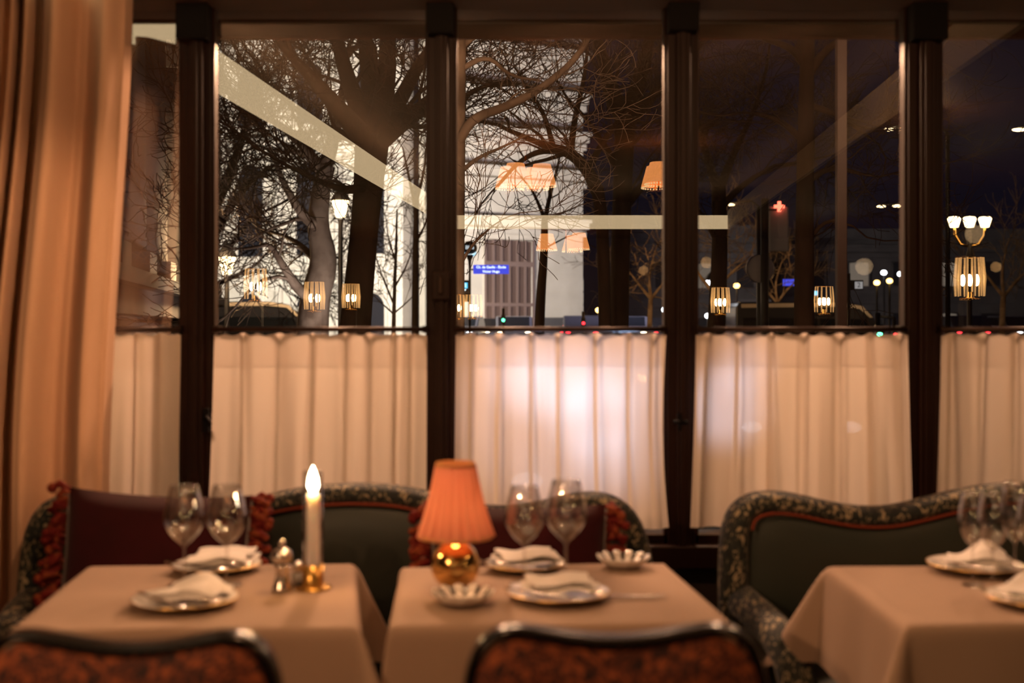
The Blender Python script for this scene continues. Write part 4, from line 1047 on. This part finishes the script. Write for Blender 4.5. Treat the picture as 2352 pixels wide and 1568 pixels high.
def textobj(body, size, m, parent, loc, name='lettering', align='CENTER', ext=.004, bold=.0):
    c = bpy.data.curves.new(name, 'FONT'); c.body = body; c.size = size; c.align_x = align; c.align_y = 'CENTER'; c.extrude = ext; c.offset = bold
    tmp = bpy.data.objects.new('tmp', c); COL.objects.link(tmp)
    dg = bpy.context.evaluated_depsgraph_get(); me = bpy.data.meshes.new_from_object(tmp.evaluated_get(dg))
    bpy.data.objects.remove(tmp); bpy.data.curves.remove(c); me.name = name
    me.materials.clear(); me.materials.append(m)
    o = bpy.data.objects.new(name, me); COL.objects.link(o); o.parent = parent; o.location = loc; o.rotation_euler = (PI / 2, 0, 0)
    return o
def bus_stop(label, px, py, Y, s, with_side, grp='bus stop signs'):
    v = P(px, py, Y); t = thing('bus_stop', label, 'bus stop', (v.x, v.y, SZ), 0, grp); hz = v.z - SZ
    k = Y / 2743 * s
    MB().tube([(0, 0, 0), (0, 0, hz - 45 * k), (0, 0, hz - 25 * k), (0, 0, hz - 12 * k)], [3.0 * k, 2.8 * k, 4 * k, 10 * k], 12).build('post', M['signblack'], t)
    q = MB().lathe([(.0005, -3 * k), (16 * k, -3 * k), (17 * k, 0), (16 * k, 3 * k), (.0005, 3 * k)], 36)
    q.v = [(a, c_, hz + b + 3 * k) for a, b, c_ in q.v]
    q.build('disc', M['signblack'], t)
    textobj('BUS', 11.5 * k, M['signletter'], t, (0, -4.2 * k, hz + 4.5 * k), bold=.25 * k)
    arc = []
    n = 20
    out = [(15 * k * math.cos(a), hz + 0 * k + 14.5 * k * math.sin(a) - 3 * k) for a in [PI + .25 + (PI - .5) * i / n for i in range(n + 1)]]
    inn = [(14.6 * k * math.cos(a), hz - 3 * k + 8.0 * k * math.sin(a)) for a in [PI + .25 + (PI - .5) * i / n for i in range(n + 1)]]
    q = MB().prism(out + inn[::-1], -4.4 * k, -3.4 * k); q.build('smile_band', M['signcyan'], t)
    inn2 = [(14.6 * k * math.cos(a), hz - 3 * k + 10.0 * k * math.sin(a)) for a in [PI + .25 + (PI - .5) * i / n for i in range(n + 1)]]
    MB().prism([(x, z + .0) for x, z in inn2] + inn[::-1], -4.9 * k, -4.4 * k).build('smile_highlight', M['signwhite'], t)
    if with_side:
        q = MB().box(8 * k, 90 * k, -2 * k, 1 * k, hz - 56 * k, hz - 35 * k); q.build('name_board', M['signblue'], t, bevel=.02)
        b_ = MB().box(3 * k, 9 * k, -1 * k, 1 * k, hz - 48 * k, hz - 44 * k).build('board_arm', M['signblack'], t)
        textobj('Ch. de Gaulle - Étoile', 7.8 * k, M['signwhite'], t, (49 * k, -2.6 * k, hz - 40.6 * k), bold=.12 * k)
        textobj('Victor Hugo', 7.8 * k, M['signwhite'], t, (49 * k, -2.6 * k, hz - 50.6 * k), bold=.12 * k)
        MB().box(-23 * k, -2 * k, -2 * k, 2 * k, hz - 120 * k, hz - 70 * k).build('timetable_case', M['signblack'], t, bevel=.02)
        MB().box(-21 * k, -5 * k, -3 * k, -2 * k, hz - 89 * k, hz - 76 * k).build('route_plate', M['signcyan'], t)
        MB().box(-20 * k, -9 * k, -3 * k, -2 * k, hz - 94 * k, hz - 91 * k).build('route_bar', M['signwhite'], t)
        textobj('52', 11 * k, M['signwhite'], t, (-13 * k, -3.6 * k, hz - 82.5 * k))
    return t
bus_stop('bus stop pole with round black sign before the bright facade', 1079, 573, 34, 1.0, True)
t = bus_stop('smaller bus stop sign glowing in the fourth pane', 1861, 616, 55, .62, False)
k = 55 / 2743
MB().box(-62 * k, -2 * k, .0, .06, P(0, 656, 55).z - SZ, P(0, 641, 55).z - SZ).build('name_board', M['signblue'], t)
textobj('Gaulle', 5.2 * k, M['signwhite'], t, (-12 * k, -.04, P(0, 645.5, 55).z - SZ))
MB().box(4 * k, 17 * k, .0, .06, P(0, 678, 55).z - SZ, P(0, 668, 55).z - SZ).build('route_plate', M['signcyan'], t)
v = P(1932, 757, 6.4)
t = thing('terrace_post', 'slim brown upright post outside, between straight tree and fourth post', 'post', (v.x, v.y, -.12))
MB().box(-.026, .026, -.026, .026, 0, 3.3).build('post', M['postbrown'], t, bevel=.004)
MB().box(-.05, .05, -.05, .05, 0, .02).build('foot_plate', M['black'], t)
# red lit plus with mast and dark panel, round sign seen from behind
v = P(1790, 474, 27)
t = thing('pharmacy_cross', 'small glowing red plus sign high on a dark arm', 'sign', (v.x, v.y, v.z))
MB().box(-.115, .115, -.03, .03, -.035, .035).box(-.035, .035, -.031, .031, -.115, .115).build('lit_cross', M['cross'], t)
MB().box(-.45, -.05, .03, .06, -.09, -.05).build('arm', M['signblack'], t)
MB().tube([(-.42, .08, .0), (-.42, .08, SZ - v.z)], .08, 10).build('mast', M['pole'], t)
c0 = P(1790, 524, 27) - v
MB().box(c0.x - .23, c0.x + .23, .05, .14, c0.z - .52, c0.z + .50).build('grey_panel', M['signgrey'], t, bevel=.04)
v = P(1746, 617, 25)
t = thing('round_road_sign', 'round grey road sign seen from behind on dark post', 'sign', (v.x, v.y, SZ)); hz = v.z - SZ
q = MB().lathe([(.0005, -.008), (.285, -.008), (.295, 0), (.285, .008), (.0005, .008)], 40); q.v = [(a, c_, b + hz) for a, b, c_ in q.v]; q.build('disc', M['signgrey'], t)
q = MB().lathe([(.295, -.02), (.305, 0), (.295, .02), (.285, 0)], 40, closed=True); q.v = [(a, c_, b + hz) for a, b, c_ in q.v]; q.build('rim', M['silver'], t)
MB().tube([(.07, -.12, 0), (.07, -.12, hz + 1.45)], .085, 12).build('post', M['pole'], t)
v = P(1967, 655, 30)
t = thing('number_sign', 'dark hanging board with white square reading 2', 'sign', (v.x, v.y, v.z))
MB().box(-.20, .17, -.02, .02, -.12, .13).build('board', M['signblack'], t)
MB().box(-.045, .15, -.03, -.02, -.085, .09).build('white_square', M['signlit'] if 'signlit' in M else emit('lit_white_plate', (.85, .8, .78), .55), t)
textobj('2', .17, M['signblack'], t, (.052, -.036, .002))
MB().tube([(-.19, .03, .3), (-.19, .03, SZ - v.z)], .05, 8).build('post', M['pole'], t)

# ------------------------------------------------------------------ vehicles
def coach(label, x0, x1, Y, top, paint, roof, front_right=True, lights=True):
    t = thing('coach', label, 'bus', ((x0 + x1) / 2, Y, SZ)); w = (x1 - x0) / 2; h_ = top - SZ
    prof = [(-w, .35), (w - .05, .35), (w + .0, .9), (w - .05, h_ * .55), (w - .55, h_ * .86), (w - 1.1, h_ - .10), (w - 1.8, h_), (-w + .15, h_), (-w, h_ - .2)]
    if not front_right: prof = [(-a, b) for a, b in prof][::-1]
    MB().prism(prof, 0, 2.4).build('body', paint, t, bevel=.06)
    s = 1 if front_right else -1
    q = MB().prism([(s * a, b) for a, b in [(-w + .2, h_ - .08), (w - 1.7, h_ - .02), (w - .9, h_ - .16), (w - .5, h_ * .80), (w - .62, h_ * .80), (w - 1.0, h_ - .26), (w - 1.8, h_ - .18), (-w + .2, h_ - .22)]], -.05, .02)
    q.build('roof_trim', roof, t)
    MB().prism([(s * a, b) for a, b in [(-w + .25, h_ * .42), (w - .3, h_ * .42), (w - .75, h_ * .78), (-w + .25, h_ * .80)]], -.03, .02).build('side_window', M['carglass'], t)
    for cx_ in (-w + 1.0, w - 1.1):
        q = MB().lathe([(.0005, -.12), (.38, -.12), (.42, -.08), (.42, .08), (.38, .12), (.0005, .12)], 20); q.v = [(a + cx_, c_ - .01, b + .42) if False else (a + cx_, c_ + .05, b + .42) for a, b, c_ in [(x_, y_, z_) for x_, y_, z_ in q.v]]
        q.build('wheel', M['tyre'], t)
    MB().tube([(s * (w - .4), .0, h_ * .82), (s * (w + .25), -.1, h_ * .80), (s * (w + .33), -.12, h_ * .55)], .06, 8).build('mirror', M['signblack'], t)
    if lights: MB().sphere((s * (w - .02), .25, .75), .12, 10, 8, (.5, 1, .8)).build('headlamp', M['headwarm'], t)
    return t
coach('cream roofed coach at the left of the second pane', P(380, 0, 50).x, P(714, 0, 50).x, 50, P(0, 692, 50).z, M['paint_dark'], M['paint_white'])
lamp('coach_street_light', 'POINT', (P(640, 0, 47).x, 46.5, 5.2), 2200, (1, .66, .36), .3)  # added light on the coach roof; no street lamp stands here
coach('dark coach parked at the right of the fourth pane', P(1690, 0, 44).x, P(2036, 0, 44).x, 44, P(0, 693, 44).z, M['paint_dark'], M['paint_white'])
lamp('coach_street_light', 'POINT', (P(1985, 0, 42).x, 42, 3.6), 110, (1, .66, .36), .3)  # added light on this coach too, without a lamp post

def car(label, x, y, rz, paint, facing, m1='head', s=1.0):
    """facing: +1 its headlamps face the window, -1 its tail lamps do"""
    t = thing('car', label, 'car', (x, y, SZ), rz, 'cars in the evening traffic')
    # local: length along y, nose at -y when facing
    prof = [(-2.1, .3), (2.1, .3), (2.12, .62), (1.95, .80), (1.0, .92), (.45, 1.38), (-1.1, 1.42), (-1.85, .98), (-2.1, .85)]
    q = MB().prism(prof, -.85, .85); q.v = [(b, -facing * a, c_) for a, b, c_ in q.v]; q.build('body', paint, t, bevel=.08)
    q = MB().prism([(.95, .93), (.46, 1.33), (-1.05, 1.36), (-1.7, .98)], -.87, .87); q.v = [(b * .99, -facing * a, c_) for a, b, c_ in q.v]; q.build('window_band', M['carglass'], t)
    q = MB().prism([(1.02, .93), (.50, 1.36), (.44, 1.36), (.90, .93)], -.72, .72); q.v = [(b, -facing * a, c_) for a, b, c_ in q.v]; q.build('windscreen', M['carglass'], t)
    for a in (-1.3, 1.3):
        for b in (-.8, .8):
            q = MB().lathe([(.0005, -.1), (.28, -.1), (.32, -.06), (.32, .06), (.28, .1), (.0005, .1)], 18); q.v = [(z_ + b, y_ + a, x_ + .32) for x_, y_, z_ in q.v]; q.build('wheel', M['tyre'], t)
    for b in (-.62, .62):
        MB().sphere((b, -2.08, .66), .10, 10, 8, (1.3, .5, .8)).build('headlamp', M[m1] if facing > 0 else M['tail'], t)
        MB().sphere((b, 2.08, .72), .09, 10, 8, (1.5, .4, .8)).build('tail_lamp', M['tail'] if facing > 0 else M[m1], t)
    return t
def at(px, Y): return (px - PX) * Y / F
car('pale car with bright white headlamps behind the blue white curtain', at(1352, 9.6) , 11.7, .06, M['paint_grey'], 1)
for dx, hx, hz_, he, cone in ((-.62, .01, 1.27, 900, .055), (-.62, .045, 1.19, 1500, .05), (-.62, .14, 1.20, 1100, .06), (.62, .245, 1.20, 1700, .06), (.62, .285, 1.08, 2300, .065), (.62, .31, .94, 1100, .05), (.62, .40, 1.22, 1000, .05), (.62, .2, 1.1, 1300, .16)):
    lamp('headlamp_beam', 'SPOT', (at(1352, 9.6) + dx, 9.45, .16), he, (.52, .68, 1.0), .05, (hx, 4.1, hz_), cone, .8)  # extra narrow beams, added and aimed to put glow patches on the curtain
car('car with cool headlamps behind the curtain left of the fourth post', at(1760, 17), 17, .0, M['paint_dark'], 1)
lamp('headlamp_beam', 'SPOT', (at(1760, 17) - .62, 14.8, .17), 9000, (.52, .68, 1.0), .05, (.73, 4.1, 1.12), .03, .8)
lamp('headlamp_beam', 'SPOT', (at(1760, 17) - .62, 14.8, .17), 6000, (.52, .68, 1.0), .05, (.80, 4.1, 1.26), .02, .8)
# the roadway rises towards the far side of the square
FZ = .62
struct(MB().box(-45, 75, 53, 69.4, -.6, FZ), 'ground_far_road', M['street'])
for lab, px, Y, f_, m1, pt in [('dark car showing red tail lamps below the white facade edge', 1335, 56, -1, 'head', 'paint_dark'), ('far car with warm headlamps low in the third pane', 1445, 56, 1, 'headwarm', 'paint_grey'),
                               ('far car with red lamps beside the third post', 1520, 64, -1, 'head', 'paint_dark'), ('far car with white headlamps under the small cyan plate', 1062, 56, 1, 'head', 'paint_grey'),
                               ('far grey car with warm headlamps low before the dark portal', 1180, 56, 1, 'headwarm', 'paint_grey'), ('far dark car with red lamps at the right of the fourth pane', 2064, 64, -1, 'head', 'paint_dark'),
                               ('far car with red lamps low at far right, left of the mirrored lamp', 2208, 56, -1, 'head', 'paint_dark'), ('far car with white headlamps at the right edge', 2330, 56, 1, 'head', 'paint_grey'),
                               ('far car with white headlamps beside the coach at left', 590, 56, 1, 'head', 'paint_grey'), ('far car with red lamps between trunks in the second pane', 690, 64, -1, 'head', 'paint_dark'),
                               ('far car with headlamps at the left of the fourth pane', 1672, 56, 1, 'headwarm', 'paint_grey'), ('far car with red tail lamps right of the leaning young tree', 1270, 64, -1, 'head', 'paint_dark'),
                               ('far car with white headlamps right of the white facade', 1392, 64, 1, 'head', 'paint_grey'), ('far car with white headlamps left of the leaning young tree', 1140, 65, 1, 'headwarm', 'paint_dark')]:
    c_ = car(lab, at(px, Y), Y, random.uniform(-.12, .12), M[pt], f_, m1); c_.location.z = FZ
# pedestrian signals
for lab, px, py, Y, m in [('green traffic signal low in the fourth pane', 2020, 768, 22, 'green'), ('red traffic signal low before the white facade edge', 1340, 742, 40, 'tail'), ('red traffic signal low beside the fourth post', 2057, 768, 30, 'tail'), ('green traffic signal low in the middle pane', 1156, 735, 40, 'green'), ('red traffic signal behind the coach window', 1800, 730, 60, 'tail')]:
    v = P(px, py, Y); t = thing('traffic_signal', lab, 'traffic light', (v.x, v.y, SZ), 0, 'traffic signals'); hz = v.z - SZ
    MB().tube([(0, .1, 0), (0, .1, hz + .4)], .05, 8).build('post', M['pole'], t)
    MB().box(-.075, .075, -.02, .10, hz - .09, hz + .18).build('housing', M['signblack'], t, bevel=.02)
    MB().sphere((0, -.02, hz), .055, 12, 8, (1, .5, 1)).build('signal_lens', M[m], t)
